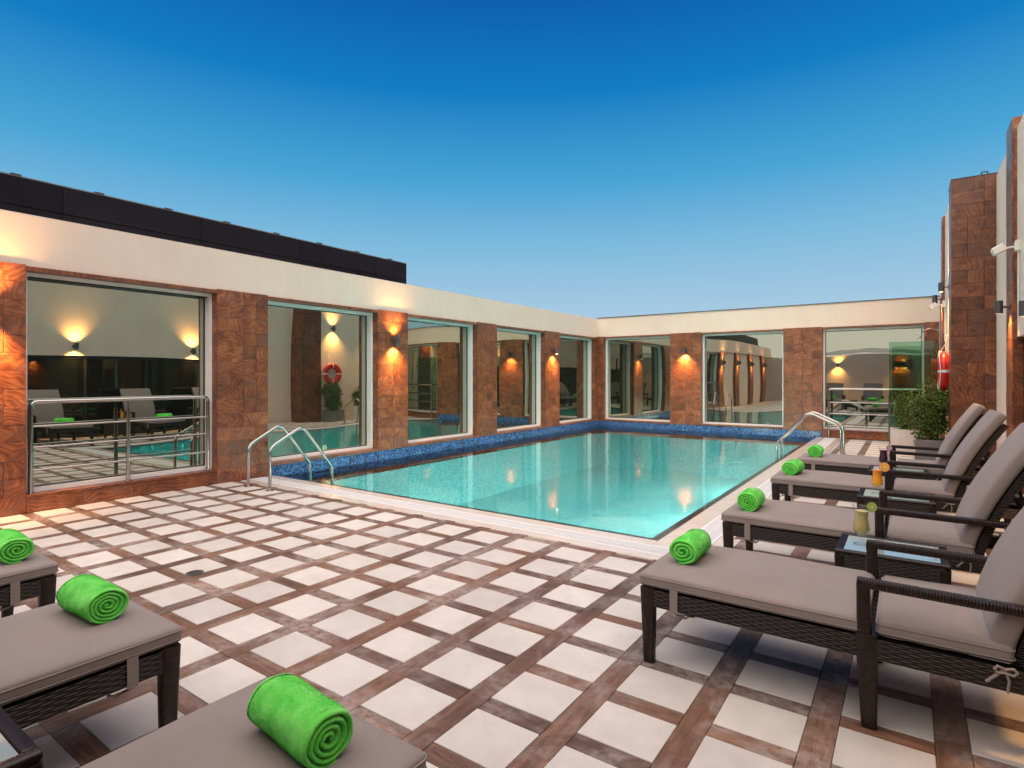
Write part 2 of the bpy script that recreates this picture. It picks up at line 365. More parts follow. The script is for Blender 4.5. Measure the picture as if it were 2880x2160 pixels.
# ------------------------------------------------------------------ setting: ground, deck, pool
XL, YB, XR = -7.95, 16.05, 1.15          # left wall face, back wall face, right wall face
tag(put('ground', MB().add([(-900,-900,-14),(900,-900,-14),(900,900,-14),(-900,900,-14)], [(0,1,2,3)]), M['ground']), kind='structure')
dk = MB(); dk.box((-8.6,-9.5,-.3), (1.6,4.515,-.014)); dk.box((-1.33,4.515,-.3), (1.6,16.3,-.014))
deck = tag(put('deck', dk, M['deckpat']), kind='structure')
cells = []
def c0(k): return -.70 + .453*k
def r0(j): return 1.735 + .392*j
for j in range(-5, 7):
    for k in range(-16, 4): cells.append((k, j))
for j in range(7, 36):
    for k in range(-1, 4): cells.append((k, j))
cells.sort(key=lambda q: (c0(q[0])+.17)**2 + (r0(q[1])+.15-.0)**2 + (0 if r0(q[1]) > .3 else 60))
tm = MB().cbox(.332, .288, .014, .0022).mesh('tile'); tm.materials.append(M['tile'])
cm = MB().cbox(.332, .099, .012, .0018).mesh('cross_plank'); cm.materials.append(M['cross'])
far_t = MB(); far_c = MB()
for i, (k, j) in enumerate(cells):
    x = c0(k)+.1675; y = r0(j)+.146; dz = random.uniform(-.0012, .0006)
    if i < 300:
        t_ = put('tile', tm, None, deck, (x, y, -.007+dz), (random.uniform(-.002,.002), random.uniform(-.002,.002), 0))
        put('cross_plank', cm, None, deck, (x, y+.196, -.0085+dz))
    else:
        for mb, dx, dy, yy, zz in ((far_t, .332, .288, y, -.007), (far_c, .332, .099, y+.196, -.0085)):
            q = MB().cbox(dx, dy, .013, .002); mb.add([(a_+x, b_+yy, c_+zz) for a_, b_, c_ in q.v], q.f)
tag(put('far_tiles', far_t, M['tile'], deck), kind='stuff'); tag(put('far_cross_planks', far_c, M['cross'], deck), kind='stuff')
pms = {}
for k in range(-17, 4):
    xs = c0(k)+.335+.059
    y = r0(-5) - .1 if xs < -1.3 or True else 0
    yend = 4.515 if xs < -1.3 else 16.0
    first = True
    while y < yend - .05:
        ln = .392 * random.choice((2, 3, 4)) if not first else .392 * random.choice((1, 2, 3)); first = False
        ln = round(min(ln, yend - y), 3)
        if ln not in pms:
            pms[ln] = MB().cbox(.116, ln-.002, .012, .0018).mesh('plank'); pms[ln].materials.append(M['plank'])
        if -7.95 < xs < 1.1: put('plank', pms[ln], None, deck, (xs, y+ln/2, -.0085+random.uniform(-.0008,.0008)))
        y += ln

# pool
PX0, PX1, PY0, PY1 = -7.95, -1.975, 5.125, 16.05
PD = -1.25
pool = MB(); pool.add([(PX0,PY0,PD),(PX1,PY0,PD),(PX1,PY1,PD),(PX0,PY1,PD)], [(0,1,2,3)])
pool.add([(PX0,PY0,PD),(PX0,PY1,PD),(PX0,PY1,-.03),(PX0,PY0,-.03)], [(3,2,1,0)], 1)
pool.add([(PX1,PY0,PD),(PX1,PY1,PD),(PX1,PY1,-.03),(PX1,PY0,-.03)], [(0,1,2,3)], 1)
pool.add([(PX0,PY0,PD),(PX1,PY0,PD),(PX1,PY0,-.03),(PX0,PY0,-.03)], [(3,2,1,0)], 2)
pool.add([(PX0,PY1,PD),(PX1,PY1,PD),(PX1,PY1,-.03),(PX0,PY1,-.03)], [(0,1,2,3)], 2)
basin = tag(put('pool_basin', pool, [M['aqz'], M['aqx'], M['aqy']]), kind='structure')
mb = MB(); mb.box((-8.3, 5.0, -.25), (XL, PY1, .145)); put('mosaic_band', mb, M['mosx'], basin)
mb = MB(); mb.box((XL, YB, -.25), (-1.77, YB+.3, .143)); put('mosaic_band', mb, M['mosy'], basin)
coping = MB().box((-7.95, 4.515, -.3), (-1.89, 5.045, -.035)).box((-1.89, 4.515, -.3), (-1.33, YB, -.036))
cop = tag(put('pool_coping', coping, M['grout']), kind='structure')
def slabs(name, axis, lo, hi, a0, a1, ln, mat, z=-.012, th=.022):
    q = lo; cache = {}
    while q < hi - .01:
        e = min(q+ln, hi); L = round(e-q, 3)
        dx, dy = (L-.003, a1-a0) if axis == 'x' else (a1-a0, L-.003)
        if L not in cache: cache[L] = MB().cbox(dx, dy, th, .002).mesh(name); cache[L].materials.append(mat)
        c_ = ((q+e)/2, (a0+a1)/2) if axis == 'x' else ((a0+a1)/2, (q+e)/2)
        put(name, cache[L], None, cop, (c_[0], c_[1], z-th/2+random.uniform(-.0005,.0005))); q = e
slabs('edge_tile', 'x', PX0, -1.89, 5.045, 5.125, .3, M['darkband'], -.009)
slabs('edge_tile', 'y', 5.125, YB, -1.975, -1.892, .3, M['darkband'], -.009)
slabs('coping_slab', 'x', PX0, -1.89, 4.885, 5.043, .6, M['coping'], -.003)
slabs('coping_slab', 'y', 4.885, YB, -1.888, -1.692, .6, M['coping'], -.003)
slabs('border_slab', 'x', PX0, -1.45, 4.517, 4.648, .6, M['coping'], -.003)
slabs('border_slab', 'y', 4.517, YB, -1.448, -1.332, .6, M['coping'], -.003)
# overflow grating: white bars over a black sheet, in two runs
gr = empty('overflow_grating', (-1.7, 4.75, 0)); tag(gr, 'white slotted overflow grating round the near and right edges of the pool', 'grating')
g1 = MB(); x = PX0
while x < -1.70:
    g1.box((x, 4.672, -.02), (x+.0145, 4.762, -.001)); g1.box((x, 4.772, -.02), (x+.0145, 4.862, -.001)); x += .0255
g1.box((PX0, 4.65, -.022), (-1.452, 4.672, -.0015)); g1.box((PX0, 4.762, -.022), (-1.70, 4.772, -.0015)); g1.box((PX0, 4.862, -.022), (-1.70, 4.883, -.0015)); g1.box((-1.70, 4.672, -.022), (-1.452, 4.883, -.0017))
tag(put('grating_bars', g1, M['white'], gr), kind='stuff')
g2 = MB(); y = 4.885
while y < YB - .03:
    g2.box((-1.668, y, -.02), (-1.578, y+.0145, -.001)); g2.box((-1.566, y, -.02), (-1.474, y+.0145, -.001)); y += .0255
for a0, a1 in ((-1.69,-1.668),(-1.578,-1.566),(-1.474,-1.45)): g2.box((a0, 4.885, -.022), (a1, YB-.01, -.0015))
tag(put('grating_bars', g2, M['white'], gr), kind='stuff')
put('slot_shade', MB().add([(PX0,4.65,-.033),(-1.452,4.65,-.033),(-1.452,4.884,-.033),(PX0,4.884,-.033)],[(0,1,2,3)]).add([(-1.691,4.886,-.0325),(-1.451,4.886,-.0325),(-1.451,YB,-.0325),(-1.691,YB,-.0325)],[(0,1,2,3)]), M['gasket'], gr)  # flat black sheet stands in for the shade between the bars
tag(put('pool_water', MB().add([(PX0,5.046,-.006),(-1.891,5.046,-.006),(-1.891,YB,-.006),(PX0,YB,-.006)], [(0,1,2,3)]), M['water']), kind='structure')

# ------------------------------------------------------------------ stone cladding, columns, windows
tcache = {}
def clad(parent, ax, pos, lo, hi, z0, z1, sgn=1, rowh=.2, colw=.2, th=.02, mat='stone', seed=0):
    """rows of sandstone tiles on a plane with normal ax*sgn at coordinate pos, spanning lo..hi"""
    rr = random.Random(seed*77 + int(pos*100)); n = max(1, round((z1-z0)/rowh)); h = (z1-z0)/n
    nc = max(1, round((hi-lo)/colw)); cw = (hi-lo)/nc
    for i in range(n):
        c = 0
        while c < nc:
            w = 2 if (c+1 < nc and rr.random() < .55) else 1
            L = round(cw*w, 4); H = round(h, 4); key = (ax, L, H, th, sgn, mat)
            if key not in tcache:
                d = [L-.0026]*3; d[2] = H-.0026; d[ax] = th
                m_ = MB().cbox(d[0], d[1], d[2], .0016, ax)
                if sgn < 0:
                    m_.v = [tuple(-q if i_ == ax else q for i_, q in enumerate(p_)) for p_ in m_.v]; m_.f = [f_[::-1] for f_ in m_.f]
                tcache[key] = m_.mesh('stone_tile'); tcache[key].materials.append(M[mat])
            a_ = lo + cw*(c + w/2); l = [a_]*3; l[2] = z0 + h*(i+.5); l[ax] = pos - sgn*(th/2 - rr.uniform(-.0015,.0025))
            put('stone_tile', tcache[key], None, parent, l); c += w

def column(wall, ax, face, lo, hi, depth, z0=0, z1=2.735, seed=0, reveal_lo=True, reveal_hi=True, inset=.30):
    """pier: core block plus stone tiles on the face and on both reveals; ax is the face normal axis"""
    sg = 1 if ax == 0 else -1                      # left wall faces +X, back wall faces -Y
    b0, b1 = face - sg*.02, face - sg*depth
    c = MB()
    if ax == 0: c.box((min(b0,b1), lo+.02, z0-.25), (max(b0,b1), hi-.02, z1-.004))
    else: c.box((lo+.02, min(b0,b1), z0-.25), (hi-.02, max(b0,b1), z1-.004))
    o = put('column', c, M['grout'], wall)
    clad(o, ax, face, lo, hi, z0, z1, sg, seed=seed)
    q0, q1 = sorted((face - sg*.0215, face - sg*inset))
    oa = 1 - ax
    if reveal_lo: clad(o, oa, lo+.0005, q0, q1, z0+.0, z1-.03, -1, colw=.28, seed=seed+31)
    if reveal_hi: clad(o, oa, hi-.0005, q0, q1, z0+.0, z1-.03, 1, colw=.28, seed=seed+57)
    return o

def window(wall, ax, face, lo, hi, z0, z1, sag=.0045):
    """white frame set back in the opening, bowed reflective pane"""
    sg = 1 if ax == 0 else -1
    f0, f1 = face - sg*.135, face - sg*.275; g = face - sg*.262; t = .044
    def bx(m, a0, a1, b0, b1, c0_, c1_):
        b0, b1 = min(b0,b1), max(b0,b1)
        if ax == 0: m.box((b0, a0, c0_), (b1, a1, c1_))
        else: m.box((a0, b0, c0_), (a1, b1, c1_))
    m = MB(); e = .0025
    bx(m, lo+e, lo+t, f0, f1, z0, z1); bx(m, hi-t, hi-e, f0, f1, z0, z1); bx(m, lo+t, hi-t, f0-sg*.002, f1, z0, z0+t); bx(m, lo+t, hi-t, f0-sg*.002, f1, z1-t, z1)
    w = put('window', MB(), M['frame'], wall) if False else put('window', m, M['frame'], wall)
    gk = MB(); q = .012; ga, gb = g + sg*.012, g - sg*.004
    bx(gk, lo+t, lo+t+q, ga, gb, z0+t, z1-t); bx(gk, hi-t-q, hi-t, ga, gb, z0+t, z1-t); bx(gk, lo+t+q, hi-t-q, ga, gb, z0+t, z0+t+q); bx(gk, lo+t+q, hi-t-q, ga, gb, z1-t-q, z1-t)
    put('gasket', gk, M['gasket'], w)
    n = 14; pv = []; pf = []
    for i in range(n+1):
        for k in range(n+1):
            u = i/n; v = k/n; s_ = sag*(1-(2*u-1)**2)*(1-(2*v-1)**2)
            a_ = lo+t+.004+(hi-lo-2*t-.008)*u; z = z0+t+.004+(z1-z0-2*t-.008)*v; b_ = g - sg*s_
            pv.append((b_, a_, z) if ax == 0 else (a_, b_, z))
    for i in range(n):
        for k in range(n):
            f_ = (i*(n+1)+k, (i+1)*(n+1)+k, (i+1)*(n+1)+k+1, i*(n+1)+k+1); pf.append(f_)
    put('pane', MB().add(pv, pf), M['pane'], w, smooth=True)
    return w

def sconce(loc, nrm, label, up=True, down=True, power=120, tilt=0):
    """cylinder wall lamp on a short arm; nrm = direction away from the wall"""
    nx, ny = nrm; r = empty('wall_sconce', loc); tag(r, label, 'wall lamp', 'cylindrical wall lamps')
    L = Vector(loc); n3 = Vector((nx, ny, 0)); sd_ = Vector((-ny, nx, 0))
    pl = MB().lathe([(.001,-.0),(.045,0),(.045,.014),(.001,.014)], 16); 
    rot = n3.to_track_quat('Z', 'Y').to_euler()
    put('wall_plate', pl, M['lampbody'], r, L, rot)
    put('arm', MB().tube([n3*.012, n3*.075], .016, 10), M['lampbody'], r, L)
    c = L + n3*.115
    bd = MB().lathe([(.001,-.078),(.036,-.078),(.036,-.085),(.044,-.085),(.044,.085),(.036,.085),(.036,.078),(.001,.078)], 20)
    trot = (Matrix.Rotation(tilt, 3, sd_)).to_euler()
    b = put('lamp_body', bd, M['lampbody'], r, c, trot, smooth=True, ang=40)
    for on, sg in ((up, 1), (down, -1)):
        if not on: continue
        put('lens', MB().lathe([(.0005, sg*.079),(.035, sg*.079)], 16), M['warmlens'], b, c)
        li = bpy.data.lights.new('lamp_light', 'SPOT'); li.energy = power*(1 if sg < 0 else .5); li.color = (1, .50, .15); li.spot_size = R(112); li.spot_blend = 1.0; li.shadow_soft_size = .03
        lo = bpy.data.objects.new('lamp_light', li); COL.objects.link(lo); lo.parent = r; d = Vector((0,0,sg)) - n3*.42; d.normalize()
        lo.location = c - L + Vector((0,0,sg*.088)); lo.rotation_euler = (-d).to_track_quat('Z', 'Y').to_euler()
    return r

# ---- left wall
lw = empty('window_wall', (XL, 7, 0)); tag(lw, 'long cream parapet wall with sandstone columns and tall windows along the pool left side', 'wall')
put('fascia', MB().box((-8.6, -9.5, 2.72), (XL-.022, YB+.6, 3.285)), M['plaster'], lw)
put('fascia_cap', MB().box((-8.62, -9.5, 3.285), (XL-.03, YB+.6, 3.297)), M['plaster'], lw)
LC = [(1.30, 2.072), (4.176, 4.947), (7.116, 7.88), (10.041, 10.782), (12.936, 13.707)]
for i, (a_, b_) in enumerate(LC): column(lw, 0, XL, a_, b_, .5, 0 if i < 2 else .147, seed=i)
column(lw, 0, XL, 15.90, YB+.02, .5, .147, seed=9, reveal_hi=False)
for i in range(5):
    lo = LC[i][1]; hi = LC[i+1][0] if i < 4 else 15.90
    zs = .20 if i == 0 else .19
    window(lw, 0, XL, lo, hi, zs, 2.672)
    put('lintel', MB().box((-8.4, lo+.001, 2.674), (XL-.002, hi-.001, 2.7195)), M['stone'], lw)
    if i == 0:
        put('black_head', MB().box((-8.27, lo+.06, 2.612), (XL-.15, hi-.06, 2.673)), M['gasket'], lw)  # black strip forming the head of the first window
        wl = put('plinth', MB().box((-8.4, lo+.022, -.1), (XL-.024, hi-.022, .17)), M['grout'], lw)
        clad(wl, 0, XL, lo+.001, hi-.001, 0, .172, 1, .172, .6, seed=44)
        for q in range(3):
            s0 = lo + (hi-lo)*q/3; put('sill', MB().box((-8.4, s0+.001, .173), (XL+.012, s0+(hi-lo)/3-.001, .198)), M['stone'], lw)
    else:
        for q in range(3):
            s0 = lo + (hi-lo)*q/3; put('sill', MB().box((-8.4, s0+.001, .148), (XL+.018, s0+(hi-lo)/3-.001, .188)), M['stone'], lw)
    put('backing', MB().box((-8.5, lo-.1, 0), (-8.42, hi+.1, 2.7)), M['gasket'], lw)
# the plain part of the same wall behind the camera: cream bays between columns
for q in range(3):
    hi = 1.30 - 2.92*q; lo = hi - 2.15
    put('bay', MB().box((-8.4, lo, -.1), (XL-.1, hi, 2.719)), M['plaster'], lw)
    column(lw, 0, XL, lo-.77, lo, .5, 0, seed=20+q)
# ---- back wall
bw = empty('back_window_wall', (-4, YB, 0)); tag(bw, 'cream wall with sandstone columns and three windows across the far end of the pool', 'wall')
put('fascia', MB().box((XL-.02, YB+.022, 2.735), (.575, YB+.6, 3.32)), M['plaster'], bw)
put('fascia_cap', MB().box((XL-.02, YB-.005, 3.32), (.575, YB+.6, 3.336)), M['capping'], bw)
BC = [(XL+.001, -7.74), (-5.642, -4.757), (-2.659, -1.769)]
for i, (a_, b_) in enumerate(BC): column(bw, 1, YB, a_, b_, .5, .145, 2.75, seed=60+i, reveal_lo=i > 0)
column(bw, 1, YB, .291, .57, .5, 0, 2.75, seed=66, reveal_hi=False)
for i in range(3):
    lo = BC[i][1]; hi = BC[i+1][0] if i < 2 else .291
    window(bw, 1, YB, lo, hi, .19 if i < 2 else .20, 2.69)
    put('lintel', MB().box((lo+.001, YB+.002, 2.692), (hi-.001, YB+.45, 2.7345)), M['stone'], bw)
    put('backing', MB().box((lo-.1, YB+.47, 0), (hi+.1, YB+.55, 2.72)), M['gasket'], bw)
    if i == 2:
        wl = put('plinth', MB().box((lo+.002, YB+.024, -.1), (hi-.022, YB+.44, .17)), M['grout'], bw)
        clad(wl, 1, YB, lo+.001, hi-.001, 0, .172, -1, .172, .6, seed=45)
    for q in range(3):
        s0 = lo + (hi-lo)*q/3; put('sill', MB().box((s0+.001, YB-.018, .15 if i < 2 else .173), (s0+(hi-lo)/3-.001, YB+.45, .188 if i < 2 else .198)), M['stone'], bw)
# ---- right wall
rw = empty('right_wall', (XR, 5, 0)); tag(rw, 'tall cream wall with sandstone piers behind the right row of loungers', 'wall')
put('upper_wall', MB().box((XR, -9.5, 2.02), (XR+.5, 11.92, 4.72)), M['plaster'], rw)
put('return_wall', MB().box((.62, 11.94, 0), (1.7, 12.6, 4.74)), M['grout'], rw)
put('end_wall', MB().box((.60, 12.6, 0), (1.7, YB+.6, 4.70)), M['plaster'], rw)
put('lower_pier', MB().box((XR, 10.35, 0), (XR+.5, 11.92, 2.02)), M['plaster'], rw)
pr = put('pier', MB().box((.6, 11.925, 0), (1.25, 12.6, 4.755)), M['grout'], rw)
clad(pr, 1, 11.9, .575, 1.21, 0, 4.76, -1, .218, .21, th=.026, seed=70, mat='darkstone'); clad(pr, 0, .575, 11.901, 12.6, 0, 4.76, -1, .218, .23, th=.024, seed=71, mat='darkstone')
put('pier_cap', MB().box((.57, 11.895, 4.761), (1.25, 12.61, 4.775)), M['capping'], rw)
pr = put('pier', MB().box((XR-.03, 9.8, 0), (XR+.1, 10.3, 4.86)), M['grout'], rw)
clad(pr, 0, XR-.05, 9.775, 10.325, 0, 4.87, -1, .218, .275, seed=72); clad(pr, 1, 9.775, XR-.029, XR+.06, 0, 4.87, -1, .218, .2, seed=73)
pr = put('pier', MB().box((.575, 14.45, 0), (.61, 14.95, 4.74)), M['grout'], rw)
clad(pr, 0, .555, 14.43, 14.97, 0, 4.75, -1, .218, .27, seed=74); clad(pr, 1, 14.43, .5755, .605, 0, 4.75, -1, .218, .2, seed=75)
gz = put('glazing', MB().box((XR+.3, -9.5, 0), (XR+.4, 10.35, 2.02)), M['gasket'], rw)
y = -9.0
while y < 10.2:
    y2 = min(y+1.35, 10.33)
    put('door_frame', MB().box((XR+.06, y, 0), (XR+.12, y+.05, 2.018)).box((XR+.06, y+.05, 0), (XR+.12, y2, .06)).box((XR+.06, y+.05, 1.95), (XR+.12, y2, 2.018)), M['gasket'], rw)
    put('pane', MB().box((XR+.085, y+.051, .061), (XR+.095, y2-.001, 1.949)), M['darkpane'], rw); y = y2
# ---- end wall behind the camera (seen mirrored in the far windows)
ew = empty('rear_wall', (-3, -9, 0)); tag(ew, 'plain cream wall closing the terrace, seen only mirrored in the far windows', 'wall')
put('wall_face', MB().box((-8.5, -9.4, -.1), (1.6, -9, 2.75)), M['plaster'], ew)
pr = put('pier', MB().box((-.9, -9, 0), (-.2, -8.96, 2.7)), M['grout'], ew); clad(pr, 1, -8.94, -.92, -.18, 0, 2.74, 1, .218, .25, seed=80)
# ---- canvas canopy added behind the camera to shade the foreground
aw = empty('added_awning', (-3, -3, 0)); tag(aw, 'dark canvas canopy on posts added to shade the foreground, seen only mirrored in the far windows', 'added_awning')
m = MB(); n_ = 12; rows = []
for i in range(n_+1):
    y_ = -6.0 + 5.6*i/n_
    for k in range(n_+1):
        x_ = -4.6 + 5.6*k/n_; rows.append((x_, y_, 2.95 - .35*i/n_ - .05*abs(math.sin(k*math.pi/3))))
m.add(rows + [(x_, y_, z_+.012) for x_, y_, z_ in rows], [(i*(n_+1)+k, (i+1)*(n_+1)+k, (i+1)*(n_+1)+k+1, i*(n_+1)+k+1) for i in range(n_) for k in range(n_)] + [(q+i*(n_+1)+k, q+i*(n_+1)+k+1, q+(i+1)*(n_+1)+k+1, q+(i+1)*(n_+1)+k) for q in [(n_+1)**2] for i in range(n_) for k in range(n_)])
put('canvas', m, M['pot'], aw, smooth=True)
for x_, y_, z_ in ((-4.5,-.6,2.6), (.9,-.6,2.6), (-4.5,-5.9,2.93), (.9,-5.9,2.93)): put('post', MB().tube([(x_,y_,0),(x_,y_,z_)], .03, 10), M['lampbody'], aw)
# ---- dark upper storey behind the left wall
up = empty('roof_screen', (-8.6, 3, 3.2)); tag(up, 'dark grey panelled roof screen rising above the left wall', 'roof screen')
put('core', MB().box((-12.5, -9.5, 3.0), (-8.63, 8.46, 3.835)), M['clad'], up)
pm = MB().cbox(.028, 1.674, .334, .003, 0).mesh('panel'); pm.materials.append(M['clad']); pl = MB().cbox(.022, 1.674, .224, .003, 0).mesh('panel'); pl.materials.append(M['clad'])
y = 2.60 - 1.68*7
while y < 8.4:
    w_ = min(1.68, 8.47-y)
    if w_ > 1.6: put('panel', pm, None, up, (-8.614, y+.84, 3.69)); put('panel', pl, None, up, (-8.617, y+.84, 3.405))
    else:
        put('panel', MB().cbox(.028, w_-.006, .334, .003, 0), M['clad'], up, (-8.614, y+w_/2, 3.69)); put('panel', MB().cbox(.022, w_-.006, .224, .003, 0), M['clad'], up, (-8.617, y+w_/2, 3.405))
    y += 1.68
put('end_panel', MB().box((-12.5, 8.462, 3.0), (-8.602, 8.478, 3.855)), M['clad'], up)
put('top_trim', MB().box((-8.64, -9.5, 3.858), (-8.6, 8.478, 3.872)), M['pot'], up)
y = 2.147 - .84*6
while y < 8.3: put('clip', MB().box((-8.645, y-.05, 3.8725), (-8.592, y+.05, 3.888)), M['lampbody'], up); y += .84

# ------------------------------------------------------------------ wall lamps
sconce((XL, 1.70, 2.2), (1, 0), 'wall lamp on the column nearest the camera at the left picture edge', power=190)
sconce((XL, 7.50, 2.17), (1, 0), 'grey up and down wall lamp on the left wall column above the pool')
sconce((XL, 13.32, 2.2), (1, 0), 'grey tilted wall lamp on the left wall column nearest the far corner', up=False, tilt=R(-14))
sconce((-5.2, YB, 2.25), (0, -1), 'grey wall lamp shining down the far wall column between two windows', up=False)
for y, z, lb in ((2.85, 2.25, 'wall lamp on the right wall above the nearest lounger'), (5.63, 2.25, 'wall lamp on the right wall, left one mirrored in the big left window'), (8.33, 2.25, 'wall lamp on the right wall, right one mirrored in the big left window')):
    sconce((XR, y, z), (-1, 0), lb, power=130)
sconce((XR-.05, 9.95, 2.43), (-1, 0), 'lit grey wall lamp on the narrow pier at the right picture edge', up=False, power=45)
sconce((.60, 13.05, 3.14), (-1, 0), 'higher dark wall lamp above the lifebuoy', power=130)
sconce((.555, 14.62, 3.1), (-1, 0), 'lower dark wall lamp beyond the lifebuoy near the far wall', up=False)
sconce((-.55, -8.94, 2.2), (0, 1), 'wall lamp on the rear pier, mirrored in the far right window')
sconce((-3.4, -9, 2.2), (0, 1), 'added wall lamp brightening the rear cream wall, mirrored in the far right window')  # extra lamp, added only to brighten the mirrored rear wall
for q in range(3): sconce((XL, 1.30-2.92*q-2.15-.385, 2.2), (1, 0), ('nearest', 'middle', 'farthest')[q] + ' of three wall lamps mirrored in the middle far window', power=90)
# underwater lamps
for x, y, nx, ny, lb in ((PX1, 7.6, -1, 0, 'underwater lamp in the right pool side, nearest of three'), (PX1, 10.8, -1, 0, 'underwater lamp in the right pool side, middle of three'), (PX1, 14.0, -1, 0, 'underwater lamp in the right pool side, farthest of three'), (-5.2, PY0, 0, 1, 'underwater lamp in the near pool side, left one'), (-3.3, PY0, 0, 1, 'underwater lamp in the near pool side, right one')):
    r = empty('pool_lamp', (x, y, -.55)); tag(r, lb, 'pool lamp', 'underwater pool lamps'); n3 = Vector((nx, ny, 0)); rot = n3.to_track_quat('Z', 'Y').to_euler()
    put('rim', MB().lathe([(.001,.001),(.12,.001),(.12,.018),(.10,.024),(.095,.02)], 20), M['steel'], r, (x, y, -.55), rot, smooth=True)
    put('lens', MB().lathe([(.001,.016),(.094,.016)], 20), M['poollens'], r, (x, y, -.55), rot)
    li = bpy.data.lights.new('pool_light', 'AREA'); li.shape = 'DISK'; li.size = .2; li.energy = 100; li.color = (1, .95, .80); li.spread = R(120); li.cycles.use_multiple_importance_sampling = False
    lo = bpy.data.objects.new('pool_light', li); COL.objects.link(lo); lo.parent = r; lo.location = n3*.03; lo.rotation_euler = (-(n3 - Vector((0,0,.8))).normalized()).to_track_quat('Z', 'Y').to_euler()

# ------------------------------------------------------------------ railings and ladders
def railing(name, p0, p1, z0, zt, mids, label, endwall=False):
    P0, P1 = Vector(p0), Vector(p1); d = (P1-P0).normalized(); mid = (P0+P1)/2
    r = empty(name, (mid.x, mid.y, z0)); tag(r, label, 'railing')
    U = Vector((0,0,1))
    path = [P0+U*z0, P0+U*zt, P1+U*zt, P1+U*z0] if not endwall else [P0+U*z0, P0+U*zt, P1+U*zt]
    put('handrail', MB().tube(fillet(path, .07), .025, 14), M['steel'], r, smooth=True, ang=60)
    for f in (.25, .5, .73):
        z = z0 + (zt-z0)*f; put('rail', MB().tube([P0+U*z, P1+U*z], .0115, 10), M['steel'], r, smooth=True, ang=60)
    for t in mids:
        q = P0 + (P1-P0)*t
        put('post', MB().tube([q+U*z0, q+U*(zt-.12)], .023, 12).tube([q+U*(zt-.12), q+U*(zt-.02)], .008, 8), M['steel'], r, smooth=True, ang=60)
    for q in ([P0, P1] if not endwall else [P0]) + [P0+(P1-P0)*t for t in mids]:
        put('foot_plate', MB().lathe([(.001,.0),(.045,0),(.045,.007),(.03,.012)], 16, c=(q.x, q.y, z0)), M['steel'], r)
railing('railing', (-8.03, 2.13, 0), (-8.03, 4.085, 0), .199, 1.22, [.495], 'stainless steel railing on the sill before the big left window')
railing('railing', (-1.62, YB-.10, 0), (.285, YB-.10, 0), .0, 1.2, [.655], 'stainless steel railing before the far right window', True)
def ladder(loc, rz, span, gap, label):
    r = empty('pool_ladder', loc, rz); tag(r, label, 'ladder')
    k = span/1.005
    for y in (-gap/2, gap/2):
        pts = [(0,y,0),(0,y,.56),(.49*k,y,.82),(.98*k,y,.20),(1.005*k,y,-.9)]
        o = bpy.data.objects.new('rail', MB().tube(fillet(pts, [.16,.14,.12]), .0215, 14).mesh('rail', True, 60)); o.data.materials.append(M['steel']); COL.objects.link(o); o.parent = r
        o = bpy.data.objects.new('flange', MB().lathe([(.001,0),(.055,0),(.055,.008),(.035,.016),(.024,.018)], 18, c=(0,y,0)).mesh('flange')); o.data.materials.append(M['steel']); COL.objects.link(o); o.parent = r
    for z in (-.22, -.5, -.78):
        o = bpy.data.objects.new('step', MB().box((1.0*k-.03, -gap/2, z-.012), (1.0*k+.06, gap/2, z+.012)).mesh('step')); o.data.materials.append(M['steel']); COL.objects.link(o); o.parent = r
ladder((-7.165, 4.325, 0), R(90), 1.005, .515, 'steel pool ladder rails at the near left corner of the pool')
ladder((-1.04, 12.5, 0), R(180), 1.13, .50, 'steel pool ladder rails on the right pool side before the far wall')

# ------------------------------------------------------------------ loungers
def pbox(dx, dy, dz, r, seg=10, puff=.0, wr=0, seed=0, nx=None, ny=None):
    """rounded box (bottom at z=0), slightly puffed"""
    rn = random.Random(seed); nx = nx or max(4, int(dx/.05)); ny = ny or max(4, int(dy/.05)); nz = 5
    ph = [rn.uniform(0, 6.28) for _ in range(6)]
    m = MB(); idx = {}; 
    def P(i, j, k):
        if (i,j,k) in idx: return idx[(i,j,k)]
        def sp(t, n):    # cluster samples near the edges
            q = t/n*2-1; return math.copysign(abs(q)**.6, q)
        x, y, z = sp(i,nx)*dx/2, sp(j,ny)*dy/2, sp(k,nz)*dz/2
        c = Vector((max(-dx/2+r, min(dx/2-r, x)), max(-dy/2+r, min(dy/2-r, y)), max(-dz/2+r, min(dz/2-r, z))))
        v = Vector((x,y,z)) - c
        if v.length > 1e-9: v = v.normalized()*r
        q = c+v
        if z > 0:
            u = 1-(2*q.x/dx)**4; w = 1-(2*q.y/dy)**4; q.z += puff*max(0,u)*max(0,w)
            if wr: q.z += wr*max(0,u)*(math.sin(q.x*9+q.y*5+ph[0])*.5+math.sin(q.x*4-q.y*11+ph[1])*.5)
        elif z == 0 or True:
            pass
        q.z += dz/2
        m.v.append(tuple(q)); idx[(i,j,k)] = len(m.v)-1; return len(m.v)-1
    def F(a): m.f.append(tuple(a)); m.m.append(0)
    for i in range(nx):
        for j in range(ny):
            F((P(i,j,nz),P(i+1,j,nz),P(i+1,j+1,nz),P(i,j+1,nz))); F((P(i,j+1,0),P(i+1,j+1,0),P(i+1,j,0),P(i,j,0)))
        for k in range(nz):
            F((P(i,0,k),P(i+1,0,k),P(i+1,0,k+1),P(i,0,k+1))); F((P(i,ny,k+1),P(i+1,ny,k+1),P(i+1,ny,k),P(i,ny,k)))
    for j in range(ny):
        for k in range(nz):
            F((P(0,j,k+1),P(0,j+1,k+1),P(0,j+1,k),P(0,j,k))); F((P(nx,j,k),P(nx,j+1,k),P(nx,j+1,k+1),P(nx,j,k+1)))
    return m
def move(m, t): m.v = [(x+t[0], y+t[1], z+t[2]) for x, y, z in m.v]; return m
